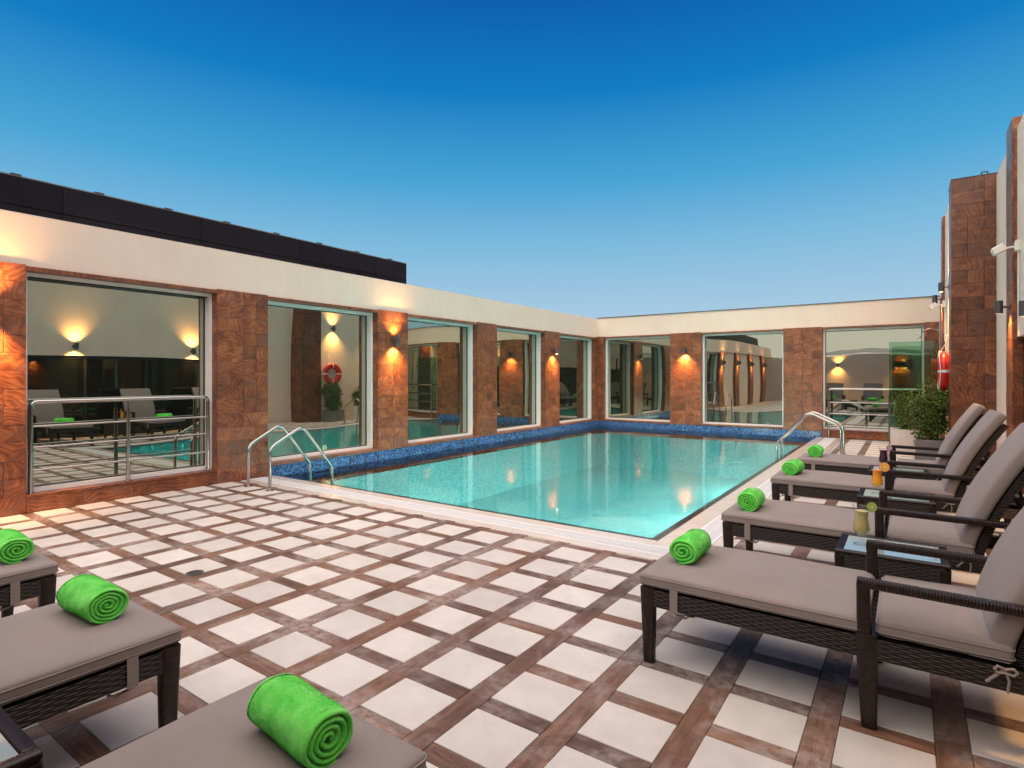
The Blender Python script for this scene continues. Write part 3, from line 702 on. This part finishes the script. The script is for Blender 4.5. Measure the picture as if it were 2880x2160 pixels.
def ridged(p0, p1, a0, b0, a1, b1, pitch=.0105, amp=.0020, rad=.010):
    """wicker-wrapped bar: rounded rectangle section (a x b) swept p0->p1 with a ridge for each strand"""
    P0, P1 = Vector(p0), Vector(p1); t = (P1-P0); L = t.length; t.normalize()
    if abs(t.z) > .7: A = Vector((1,0,0)); A = (A-t*A.dot(t)).normalized(); B = t.cross(A)
    else: B = Vector((0,0,1)); A = B.cross(t).normalized(); B = t.cross(A)
    n = max(2, int(L/pitch)*2); rings = []
    for i in range(n+1):
        f = i/n; a_ = (a0+(a1-a0)*f)/2; b_ = (b0+(b1-b0)*f)/2; e = amp if i % 2 else -amp*.3
        c = P0+(P1-P0)*f; q = []
        for su, sv in ((1,1),(-1,1),(-1,-1),(1,-1)):
            for w in (0, 1, 2):
                an = {(1,1):0, (-1,1):1, (-1,-1):2, (1,-1):3}[(su,sv)]*math.pi/2 + w*math.pi/4
                q.append(c + A*(su*(a_-rad)+math.cos(an)*(rad+e)) + B*(sv*(b_-rad)+math.sin(an)*(rad+e)))
        rings.append(q)
    return rings
def bar(*a_, **k): return MB().loft(ridged(*a_, **k))
HW = .375                                   # half width of the frame
P0b, P1b, P2b = Vector((1.425, .435)), Vector((1.515, .80)), Vector((1.795, 1.185))
def bez(t):
    p = P0b*(1-t)**2 + P1b*2*t*(1-t) + P2b*t*t; d = (P1b-P0b)*2*(1-t) + (P2b-P1b)*2*t; d.normalize(); return p, d
def bend(m, off, s0=0.0, s1=1.0, length=.84):
    """bend a flat cushion (x along, z thickness upward) along the backrest curve"""
    out = []
    for x, y, z in m.v:
        t = s0 + (s1-s0)*(x/length); p, d = bez(t) if t <= 1 else (lambda q: (q[0]+q[1]*(t-1)*length, q[1]))(bez(1.0))
        nrm = Vector((-d.y, d.x)); q = p + nrm*(z+off); out.append((q.x, y, q.y))
    m.v = out; return m
def child(name, m, mat, parent, smooth=False, ang=None):
    me = m.mesh(name, smooth, ang) if isinstance(m, MB) else m
    if not me.materials: me.materials.append(mat)
    o = bpy.data.objects.new(name, me); COL.objects.link(o); o.parent = parent; return o
def make_lounger():
    r = empty('sun_lounger'); tag(r, 'x', 'sun lounger')
    for s in (-1, 1):
        y = s*(HW-.03)
        child('leg', bar((.045,y,0), (.04,y,.392), .052, .05, .075, .06), M['wrap'], r, True, 50)
        child('leg', bar((1.03,y,0), (1.02,y,.40), .055, .05, .082, .062), M['wrap'], r, True, 50)
        child('leg', bar((1.94,y,0), (1.92,y,.61), .05, .05, .06, .055), M['wrap'], r, True, 50)
        child('arm_post', bar((1.012,y,.40), (1.008,y,.612), .052, .055, .048, .055), M['wrap'], r, True, 50)
        child('armrest', bar((.985,y,.612), (1.955,y,.606), .056, .036, .056, .036, amp=.0022), M['wrap'], r, True, 50)
        child('side_rail', MB().box((.07, y-.027, .30), (1.93, y+.027, .388)), M['weave'], r)
    child('foot_rail', MB().box((.015, -HW+.06, .305), (.067, HW-.06, .387)), M['weave'], r)
    child('rear_rail', MB().box((1.90, -HW+.06, .305), (1.945, HW-.06, .385)), M['weave'], r)
    sl_ = MB()
    for k in range(9): sl_.box((.10+k*.15, -HW+.058, .372), (.17+k*.15, HW-.058, .384))
    child('slat_bed', sl_, M['weave'], r)
    fcu = child('foot_cushion', move(pbox(1.03, .735, .072, .022, puff=.008, wr=.0045, seed=2, nx=26, ny=18), (.505, 0, .392)), M['fabric'], r, True)
    scu = child('seat_cushion', move(pbox(.45, .70, .072, .022, puff=.011, wr=.007, seed=5, nx=16, ny=18), (1.28, 0, .392)), M['fabric'], r, True)
    def seam(x0, x1, hw, z):
        q = []
        for cx_, cy_, a0 in ((x1-.022, hw-.022, 0), (x0+.022, hw-.022, 90), (x0+.022, -hw+.022, 180), (x1-.022, -hw+.022, 270)):
            for k in range(5): q.append((cx_+.0225*math.cos(R(a0+k*22.5)), cy_+.0225*math.sin(R(a0+k*22.5)), z))
        return q + [q[0], q[1]]
    for z in (.412, .446):
        child('piping', MB().tube(seam(-.010, 1.020, .3675, z), .0032, 6, cap=False), M['fabric'], fcu, True)
        child('piping', MB().tube(seam(1.055, 1.505, .35, z), .0032, 6, cap=False), M['fabric'], scu, True)
    bc = pbox(.86, .66, .078, .026, puff=.012, wr=.0045, seed=8, nx=26, ny=18); bc.v = [(x+.43, y, z) for x, y, z in bc.v]
    child('back_cushion', bend(bc, -.078), M['fabric'], r, True)
    bf = MB()
    nn = 14
    for yy in (-.31, .27):
        m = MB(); pts = []
        rings = []
        for i in range(nn+1):
            x = -.12 + (.80+.12)*i/nn; rings.append([(x, yy, -.045), (x, yy+.045, -.045), (x, yy+.045, 0), (x, yy, 0)])
        m.loft(rings); bend(m, -.085, 0, 1, .84); child('back_stile', m, M['weave'], r)
    m = MB(); rings = [[(-.02+.80*i/nn, -.264, -.028), (-.02+.80*i/nn, .264, -.028), (-.02+.80*i/nn, .264, -.008), (-.02+.80*i/nn, -.264, -.008)] for i in range(nn+1)]
    child('back_panel', bend(m.loft(rings), -.085), M['weave'], r)
    for s in (-1, 1):
        y = s*.25
        child('support_stay', bar((1.71, y, .80), (1.90, y, .385), .032, .03, .032, .03, rad=.006), M['wrap'], r, True, 50)
        child('bolt', MB().tube([(1.70, s*.318, .79), (1.70, s*.335, .79)], .011, 10), M['bolt'], r)
        for k in range(4): child('stop_peg', MB().tube([(1.62+k*.07, s*(HW-.03), .385), (1.62+k*.07, s*(HW-.03), .408)], .006, 8), M['bolt'], r)
        st = MB(); yo = s*(HW+.002)
        st.loft([[(.165,yo-.0015,z), (.205,yo-.0015,z), (.205,yo+.0015,z), (.165,yo+.0015,z)] for z in (.292, .34, .41)])
        st.tube([(.185, yo, .294), (.20, yo-s*.03, .276), (.235, yo-s*.03, .268), (.26, yo-s*.025, .288)], .006, 6)
        child('tie_strap', st, M['fabric'], r)
        b = MB(); ye = s*(HW+.004); cx, cz = 1.47, .385
        for q in (-1, 1):
            b.tube([(cx, ye, cz)] + [(cx+q*.035*math.sin(u*3.14)*(1 if q > 0 else .9), ye+s*.012, cz+.018-.03*(1-math.cos(u*3.14))*.6) for u in (.25,.5,.75)] + [(cx, ye+s*.004, cz-.012)], .0055, 6)
        b.tube([(cx, ye, cz), (cx+.012, ye+s*.006, cz-.04), (cx+.008, ye+s*.004, cz-.085)], .005, 6).tube([(cx, ye, cz), (cx-.03, ye+s*.006, cz-.03), (cx-.055, ye+s*.004, cz-.06)], .006, 6)
        child('tie_bow', b, M['fabric'], r)
    return r
proto = make_lounger()
GRPR, GRPL = 'loungers in the row along the right wall', 'loungers in the near left row'
RY = [2.855, 4.47, 6.36, 8.02]; LX = [-1.46, -2.85, -4.275]
proto.location = (-1.17, RY[0]+HW, 0); proto['label'] = 'brown wicker sun lounger with taupe cushion nearest the camera in the right row'; proto['group'] = GRPR
for i, lb in ((1, 'wicker lounger second from the camera in the right row, beside the green drink'), (2, 'wicker lounger third from the camera in the right row, beside the orange drink'), (3, 'wicker lounger farthest from the camera in the right row, before the shrub')):
    dup(proto, (-1.17, RY[i]+HW, 0), 0, lb, GRPR)
for i, lb in ((0, 'lounger foot end with taupe cushion at the bottom picture edge'), (1, 'lounger foot end with taupe cushion, middle one of the three at lower left'), (2, 'lounger foot end at the left picture edge, farthest of the left three')):
    dup(proto, (LX[i], 1.155, 0), R(-90), lb, GRPL)

# ------------------------------------------------------------------ side tables
def make_table():
    r = empty('side_table'); tag(r, 'x', 'side table')
    w, d, h = .56, .46, .45
    for nm, a_, b_ in (('apron', (-w/2+.02,-d/2,.13), (w/2-.02,-d/2+.03,h-.022)), ('apron', (-w/2+.02,d/2-.03,.13), (w/2-.02,d/2,h-.022)), ('apron', (-w/2,-d/2+.0305,.13), (-w/2+.03,d/2-.0305,h-.022)), ('apron', (w/2-.03,-d/2+.0305,.13), (w/2,d/2-.0305,h-.022))):
        child(nm, MB().box(a_, b_), M['weave'], r)
    for p, q, ax in (((-w/2,-d/2+.02,h-.012),(w/2,-d/2+.02,h-.012),0), ((-w/2,d/2-.02,h-.012),(w/2,d/2-.02,h-.012),0), ((-w/2+.02,-d/2+.041,h-.0125),(-w/2+.02,d/2-.041,h-.0125),1), ((w/2-.02,-d/2+.041,h-.0125),(w/2-.02,d/2-.041,h-.0125),1)):
        child('rim', bar(p, q, .04, .024, .04, .024, rad=.008), M['wrap'], r, True, 50)
    for sx in (-1, 1):
        for sy in (-1, 1):
            child('leg', bar((sx*(w/2-.026), sy*(d/2-.026), 0), (sx*(w/2-.024), sy*(d/2-.024), .42), .045, .045, .055, .055), M['wrap'], r, True, 50)
    child('glass_top', MB().box((-w/2+.042,-d/2+.042,h-.012), (w/2-.042,d/2-.042,h-.005)), M['tableglass'], r)
    return r
tp = make_table(); TG = 'wicker side tables'
tp.location = (-.09, 4.205, 0); tp['label'] = 'wicker side table with glass top holding the green drink'; tp['group'] = TG
TY = [4.205, 6.105, 7.78]
dup(tp, (-.095, TY[1], 0), 0, 'wicker side table with glass top holding the orange drink', TG)
dup(tp, (-.10, TY[2], 0), 0, 'wicker side table with glass top holding the purple drink', TG)
dup(tp, (-2.225, .277, 0), R(-90), 'wicker side table corner with glass top at the lower left picture corner', TG)

# ------------------------------------------------------------------ rolled towels
def make_towel(seed):
    rn = random.Random(seed); L, turns, rmax, th = .30, (3.4, 4.1, 4.6)[seed % 3], .086, .0155
    ns = 190; m = MB(); outer = []; 
    sect = []
    for i in range(ns+1):
        a_ = turns*2*math.pi*i/ns; rad = .010 + (rmax-.010)*(i/ns)**.92 + .0035*math.sin(a_*.83+seed)*(i/ns)*(1-i/ns)*2
        sect.append((a_, rad))
    # sheet cross-section swept along x: outer surface + inner surface, closed at the ends
    nx = 22
    def pt(a_, rad, x, fuzz=.0013):
        e = 1 + .05*math.sin(a_*1+1.3+x*6) + .035*math.sin(2*a_+x*9+seed) + .015*math.sin(5*a_+x*23+seed*2)
        sag = .90
        R_ = rad*e + rn.uniform(-fuzz, fuzz)
        z = R_*math.sin(a_)*sag; y = R_*math.cos(a_)*1.05
        if z < -rmax*.78: z = -rmax*.78 + (z+rmax*.78)*.25
        return (x, y, z)
    start = int(ns*(1-1.02/turns))
    base = 0; grid = []
    tail = 2*math.pi*turns
    for i in range(start, ns+1):
        a_, rad = sect[i]; row = []
        for k in range(nx+1):
            u = k/nx; x = (u-.5)*L; ed = 1-.10*max(0, abs(2*u-1)-.8)/.2*abs(2*u-1)
            row.append(len(m.v)); m.v.append(pt(a_ - tail - math.pi*.42, rad*ed, x))
        grid.append(row)
    for i in range(len(grid)-1):
        for k in range(nx):
            m.f.append((grid[i][k], grid[i+1][k], grid[i+1][k+1], grid[i][k+1])); m.m.append(0)
    # spiral ends: each winding is a rounded ridge with a dark gap between
    for e in (-1, 1):
        prev = None
        for i in range(ns+1):
            a_, rad = sect[i]; aa = a_ - tail - math.pi*.42; gap = (rmax-.010)/turns
            prof = ((-.50, -.016), (-.40, -.003), (-.2, .004), (.05, .005), (.28, -.001), (.40, -.012))
            row = []
            for o_, dx in prof:
                rr_ = max(.001, rad + o_*gap - gap*.42); row.append(len(m.v)); m.v.append(pt(aa, rr_, e*(L/2-.002) + e*dx + e*rn.uniform(-.001,.001), .0006))
            if prev:
                for k in range(len(prof)-1):
                    f_ = (prev[k], row[k], row[k+1], prev[k+1]); m.f.append(f_ if e < 0 else f_[::-1]); m.m.append(0)
            prev = row
    # core so nothing shows through
    m.tube([(-L/2+.02,0,0),(L/2-.02,0,0)], rmax*.80, 20)
    body = m
    fz = MB()
    for _ in range(14000):
        sf = rn.uniform(start, ns-.01); si = int(sf); a_ = sect[si][0]*(1-sf+si) + sect[si+1][0]*(sf-si); rad = sect[si][1]*(1-sf+si) + sect[si+1][1]*(sf-si); a_ = a_ - tail - math.pi*.42; x = rn.uniform(-L/2, L/2); u = x/L+.5; q = Vector(pt(a_, rad*(1-.10*max(0, abs(2*u-1)-.8)/.2*abs(2*u-1)), x, .0008))
        nrm = (Vector((0, q.y, q.z)).normalized() + Vector((rn.uniform(-.6,.6), rn.uniform(-.6,.6), rn.uniform(-.6,.6)))).normalized()
        if q.z < -rmax*.70 : continue
        s_ = nrm.cross(Vector((rn.random(), rn.random(), rn.random()))).normalized()*.0008
        fz.add([q-s_, q+s_, q+nrm*rn.uniform(.0022,.0042)], [(0,1,2)])
    bm_ = body.mesh('towel_body', True); bm_.materials.append(M['towel'])
    fm_ = fz.mesh('terry_pile'); fm_.materials.append(M['towel'])
    return bm_, fm_, rmax*.80
TW = [make_towel(s_) for s_ in (3, 8, 13, 16)]
def towel(x, y, z, rz, which, label, sc=1.0):
    bm_, fm_, r = TW[which]; o = bpy.data.objects.new('rolled_towel', bm_); COL.objects.link(o); o.location = (x, y, z+r*sc); o.rotation_euler = (0,0,rz); o.scale = (sc,)*3
    tag(o, label, 'towel', 'rolled green towels'); p_ = bpy.data.objects.new('terry_pile', fm_); COL.objects.link(p_); p_.parent = o; p_['kind'] = 'stuff'
ZC = .471
towel(-1.02, 3.24, ZC, R(90), 0, 'rolled green towel on the nearest lounger of the right row')
towel(-1.02, 4.745, ZC, R(92), 2, 'rolled green towel on the second lounger from the camera, right row')
towel(-1.01, 6.69, ZC, R(84), 3, 'rolled green towel on the third lounger from the camera, right row')
towel(-.995, 8.33, ZC, R(91), 1, 'rolled green towel on the farthest lounger of the right row')
towel(-1.41, .975, ZC, R(-5), 3, 'large rolled green towel at the bottom picture edge')
towel(-2.91, .985, ZC, R(2), 1, 'rolled green towel on the middle lounger at lower left')
towel(-4.20, 1.02, ZC, R(-2), 2, 'rolled green towel cut by the left picture edge')

# ------------------------------------------------------------------ drinks
def drink(x, y, z, col, col2, fruit, label):
    r = empty('cocktail_glass', (x, y, z)); tag(r, label, 'drink', 'tall cocktails on the side tables')
    outp = [(.001,.0),(.036,.001),(.036,.004),(.010,.010),(.007,.018),(.012,.028),(.007,.038),(.016,.048),(.032,.070),(.037,.095),(.034,.125),(.029,.155),(.030,.185),(.036,.212),(.040,.228)]
    inn = [(.038,.228),(.034,.212),(.028,.185),(.027,.155),(.032,.125),(.035,.095),(.030,.072),(.012,.054),(.001,.052)]
    wd = lambda q: [(r_*1.27 if r_ > .002 else r_, z_*1.06) for r_, z_ in q]
    L = (x, y, z)
    put('glass', MB().lathe(wd(outp+inn), 28), M['clear'], r, L, smooth=True)
    fill = [(.001,.054),(.0118,.0545),(.0297,.0725),(.0347,.095),(.0317,.125),(.0267,.155),(.0277,.185),(.031,.200),(.001,.2005)]
    a = N('juice_' + fruit); sp = a.n('SeparateXYZ'); a.l(a.obj(), sp.inputs[0])
    a.set(Base_Color=a.ramp(a.math('MULTIPLY', sp.outputs[2], 4.5), [(.25, col), (.85, col2)]), Roughness=.35, Subsurface_Weight=0.0)
    put('juice', MB().lathe(wd(fill), 28), a.m, r, L, smooth=True, ang=50)
    cols = {'kiwi': ((.16,.30,.03), (.30,.42,.06), (.55,.58,.25)), 'orange': ((.75,.22,.01), (.80,.36,.03), (.85,.62,.25)), 'fig': ((.28,.10,.16), (.45,.27,.33), (.65,.5,.5))}[fruit]
    R0 = {'kiwi': .030, 'orange': .042, 'fig': .032}[fruit]
    mats = [plain(fruit+'_rind', cols[0], .5), plain(fruit+'_flesh', cols[1], .35), plain(fruit+'_pith', cols[2], .5)]
    m = MB()
    m.lathe([(.001,-.003),(R0*.98,-.003),(R0,-.001),(R0,.001),(R0*.98,.003),(R0*.9,.003)], 28, 0)
    m.lathe([(R0*.9,.0031),(R0*.84,.0031)], 28, 2); m.lathe([(R0*.9,-.0031),(R0*.84,-.0031)], 28, 2)
    for sgn in (1, -1):
        for k in range(8):
            a0 = k*math.pi/4+.07; a1 = (k+1)*math.pi/4-.07; q = [(R0*.15*math.cos((a0+a1)/2), R0*.15*math.sin((a0+a1)/2), sgn*.0036)]
            q += [(R0*.84*math.cos(a0+(a1-a0)*j/4), R0*.84*math.sin(a0+(a1-a0)*j/4), sgn*.0036) for j in range(5)]
            m.add(q, [(0,1,2,3,4,5) if sgn > 0 else (5,4,3,2,1,0)], 1)
        m.lathe([(.0005, sgn*.0033),(R0*.84, sgn*.0033)], 24, 2)
    put('fruit_slice', m, mats, r, (x+.056, y-.006, z+.243), (R(80), 0, R(25)))
drink(-.245, 4.20, .4455, (.46,.37,.09), (.55,.45,.19), 'kiwi', 'tall glass of olive green smoothie with a kiwi slice')
drink(-.235, 6.12, .4455, (.95,.50,.01), (.95,.30,.01), 'orange', 'tall glass of orange juice with an orange slice')
drink(-.24, 7.80, .4455, (.035,.004,.022), (.06,.008,.035), 'fig', 'tall glass of dark purple juice with a fruit slice')

# ------------------------------------------------------------------ far right corner: lifebuoy, shower, planters
lb = empty('lifebuoy', (.60, 12.95, 1.25)); tag(lb, 'red lifebuoy with white bands and rope hanging on the right wall', 'lifebuoy')
def ringpt(a_, b_, R_=.265, r1=.075, r2=.095): return (-(r1*math.cos(b_)), (R_+r2*math.sin(b_))*math.cos(a_), (R_+r2*math.sin(b_))*math.sin(a_))
m = MB(); nA, nB = 48, 16
for i in range(nA):
    for k in range(nB): m.v.append(ringpt(2*math.pi*i/nA, 2*math.pi*k/nB))
for i in range(nA):
    for k in range(nB): m.f.append((i*nB+k, i*nB+(k+1)%nB, ((i+1)%nA)*nB+(k+1)%nB, ((i+1)%nA)*nB+k)); m.m.append(0)
LBL = (.515, 12.95, 1.60)
put('ring', m, M['red'], lb, LBL, smooth=True)
for q in range(4):
    m = MB(); rr_ = []
    for i in range(4):
        a_ = q*math.pi/2 + (i-1.5)*.045; rr_.append([ringpt(a_, 2*math.pi*k/16, .265, .0775, .0975) for k in range(16)])
    m.loft(rr_, cap=False); put('band', m, M['white'], lb, LBL, smooth=True)
pts = []
for i in range(73):
    a_ = 2*math.pi*i/72; w = abs(math.sin(2*a_)); rad = .366 + .035*w; pts.append((-.05-.02*w, rad*math.cos(a_), rad*math.sin(a_)-.015*w))
put('grab_rope', MB().tube(pts, .0075, 8), M['rope'], lb, LBL, smooth=True)
put('rope_tail', MB().tube([(-.03,-.04,.36),(-.06,-.05,.30),(-.03,-.02,.38),(.03,-.06,.50),(.05,-.08,.66)], .007, 8), M['rope'], lb, LBL, smooth=True)
put('hook', MB().tube([(.085,0,.20),(.0,0,.20),(-.01,0,.23)], .008, 8), M['steel'], lb, LBL)

sh = empty('shower', (.60, 15.4, 1.0)); tag(sh, 'chrome shower head and tap on the far end of the right wall', 'shower')
put('pipe', MB().tube(fillet([(.58,15.35,1.05),(.54,15.35,1.06),(.54,15.35,2.5),(.36,15.35,2.56),(.20,15.35,2.46)], .08), .011, 10), M['steel'], sh, smooth=True)
put('rose', MB().lathe([(.001,.01),(.05,.008),(.055,0),(.001,-.004)], 18), M['steel'], sh, (.19,15.35,2.45), (0, R(-25), 0))
put('tap', MB().tube([(.545,15.35,1.05),(.42,15.35,1.05)], .016, 10).tube([(.44,15.35,1.02),(.44,15.35,1.10)], .012, 8), M['steel'], sh, smooth=True)
gs = empty('glass_screen', (.1, 15.1, 0)); tag(gs, 'clear greenish glass screen standing before the shower in the far right corner', 'glass screen')
put('pane', MB().box((-.36, 15.10, .03), (.52, 15.112, 2.27)), M['screen'], gs)
for z in (.5, 1.9): put('clamp', MB().box((.515, 15.085, z), (.56, 15.127, z+.06)), M['steel'], gs)
put('base_channel', MB().box((-.36, 15.09, 0), (.52, 15.122, .029)), M['steel'], gs)

def shrub(base, rad, h, n, seed, parent, stems=9):
    rn = random.Random(seed); m = MB(); st = MB(); B = Vector(base); cl = []
    for i in range(stems):
        a_ = rn.uniform(0, 6.28); q = rn.uniform(.3, 1)*rad*.8; top = B + Vector((q*math.cos(a_)*1.0, q*math.sin(a_)*.8, h*rn.uniform(.55, .95)))
        mid = B*.5+top*.5 + Vector((rn.uniform(-.05,.05), rn.uniform(-.05,.05), .05)); st.tube([B+Vector((rn.uniform(-.06,.06), rn.uniform(-.06,.06), 0)), mid, top], .006, 6, rr=[.008,.006,.003])
        for f in (.3, .48, .66, .84, 1.0): cl.append((B*(1-f)+top*f + Vector((rn.gauss(0,.05), rn.gauss(0,.05), rn.gauss(0,.05))), rad*rn.uniform(.22, .42)))
    for i in range(n):
        c, cr = rn.choice(cl); d = Vector((rn.gauss(0,1), rn.gauss(0,1), rn.gauss(0,1))).normalized()*cr*rn.random()**.4
        p = c + d
        ax = (d.normalized()*.6 + Vector((rn.uniform(-1,1), rn.uniform(-1,1), rn.uniform(-.6,1)))).normalized(); sd_ = ax.cross(Vector((rn.random(), rn.random(), rn.random()))).normalized()
        L = rn.uniform(.026, .048); w = L*.36; nn = ax.cross(sd_)
        m.add([p, p+ax*L*.5+sd_*w+nn*.003, p+ax*L, p+ax*L*.5-sd_*w+nn*.003], [(0,1,2),(0,2,3)])
    tag(put('foliage', m, M['leaf'], parent), kind='stuff'); put('stems', st, M['cane'], parent)
pp = empty('potted_shrub', (.33, 12.88, 0)); tag(pp, 'bushy green shrub in a dark grey square pot before the lifebuoy', 'potted plant')
pt_ = MB(); x0, x1, y0, y1, hh = .10, .56, 12.62, 13.12, .37
for a_, b_ in (((x0,y0,0),(x1,y0+.02,hh)), ((x0,y1-.02,0),(x1,y1,hh)), ((x0,y0+.02,0),(x0+.02,y1-.02,hh)), ((x1-.02,y0+.02,0),(x1,y1-.02,hh))): pt_.box(a_, b_)
put('pot', pt_, M['pot'], pp); put('soil', MB().box((x0+.021,y0+.021,.05), (x1-.021,y1-.021,hh-.05)), M['soil'], pp)
shrub((.30, 12.87, .32), .46, .98, 12000, 4, pp, 15)
put('cane', MB().tube([(.28,12.80,.3),(.27,12.82,1.02)], .011, 8), M['cane'], pp)
pw = empty('planter_box', (-.03, 13.75, 0)); tag(pw, 'cream white planter box with a low shrub behind the grey pot', 'planter')
pt_ = MB(); x0, x1, y0, y1, hh = -.30, .28, 13.5, 14.0, .47
for a_, b_ in (((x0,y0,0),(x1,y0+.025,hh)), ((x0,y1-.025,0),(x1,y1,hh)), ((x0,y0+.025,0),(x0+.025,y1-.025,hh)), ((x1-.025,y0+.025,0),(x1,y1-.025,hh))): pt_.box(a_, b_)
put('box', pt_, M['whitepot'], pw); put('soil', MB().box((x0+.026,y0+.026,.05), (x1-.026,y1-.026,hh-.06)), M['soil'], pw)
shrub((.0, 13.72, .40), .40, .75, 7000, 7, pw, 12)

def flood(loc, wallx, label, aim):
    r = empty('floodlight', loc); tag(r, label, 'floodlight', 'white floodlights'); x, y, z = loc
    put('junction_box', MB().cbox(.05, .11, .13, .008, 0), M['whitelamp'], r, (wallx-.026, y, z+.02), (0,0,R(180)))
    put('bracket', MB().tube([(wallx-.05,y,z+.01),(x,y,z)], .012, 8), M['whitelamp'], r)
    put('head', MB().cbox(.13, .17, .09, .012, 2), M['whitelamp'], r, (x-.06, y, z-.01), (0, R(aim), 0))
    put('conduit', MB().tube([(wallx-.015,y,z-.045),(wallx-.015,y,z-.72)], .010, 8), M['whitelamp'], r)
flood((1.0, 9.55, 3.14), XR, 'white floodlight with conduit on the right wall near the picture edge', -28)
flood((.46, 14.2, 2.93), .60, 'small white floodlight below the far wall lamps', -35)
ad = empty('pier_bracket', (1.0, 12.0, 4.775)); tag(ad, 'small dark bracket on top of the tall sandstone pier', 'bracket')
put('hoop', MB().tube(fillet([(.97,12.0,4.775),(.97,12.0,4.84),(1.05,12.0,4.84),(1.05,12.0,4.775)], .02), .009, 8), M['gasket'], ad, smooth=True)

dr = empty('floor_drain', (-4.48, 2.18, 0)); tag(dr, 'round grey drain cover in the tiled floor at left', 'drain')
put('rim', MB().lathe([(.062,.001),(.062,.004),(.052,.004),(.052,.001)], 24), M['bolt'], dr, (-4.48,2.18,0))
dm = MB().lathe([(.001,.0012),(.051,.0012)], 24)
for k in range(5): dm.box((-.04, -.034+k*.015, .0015), (.04, -.027+k*.015, .0035))
put('grid', dm, M['lampbody'], dr, (-4.48,2.18,0))
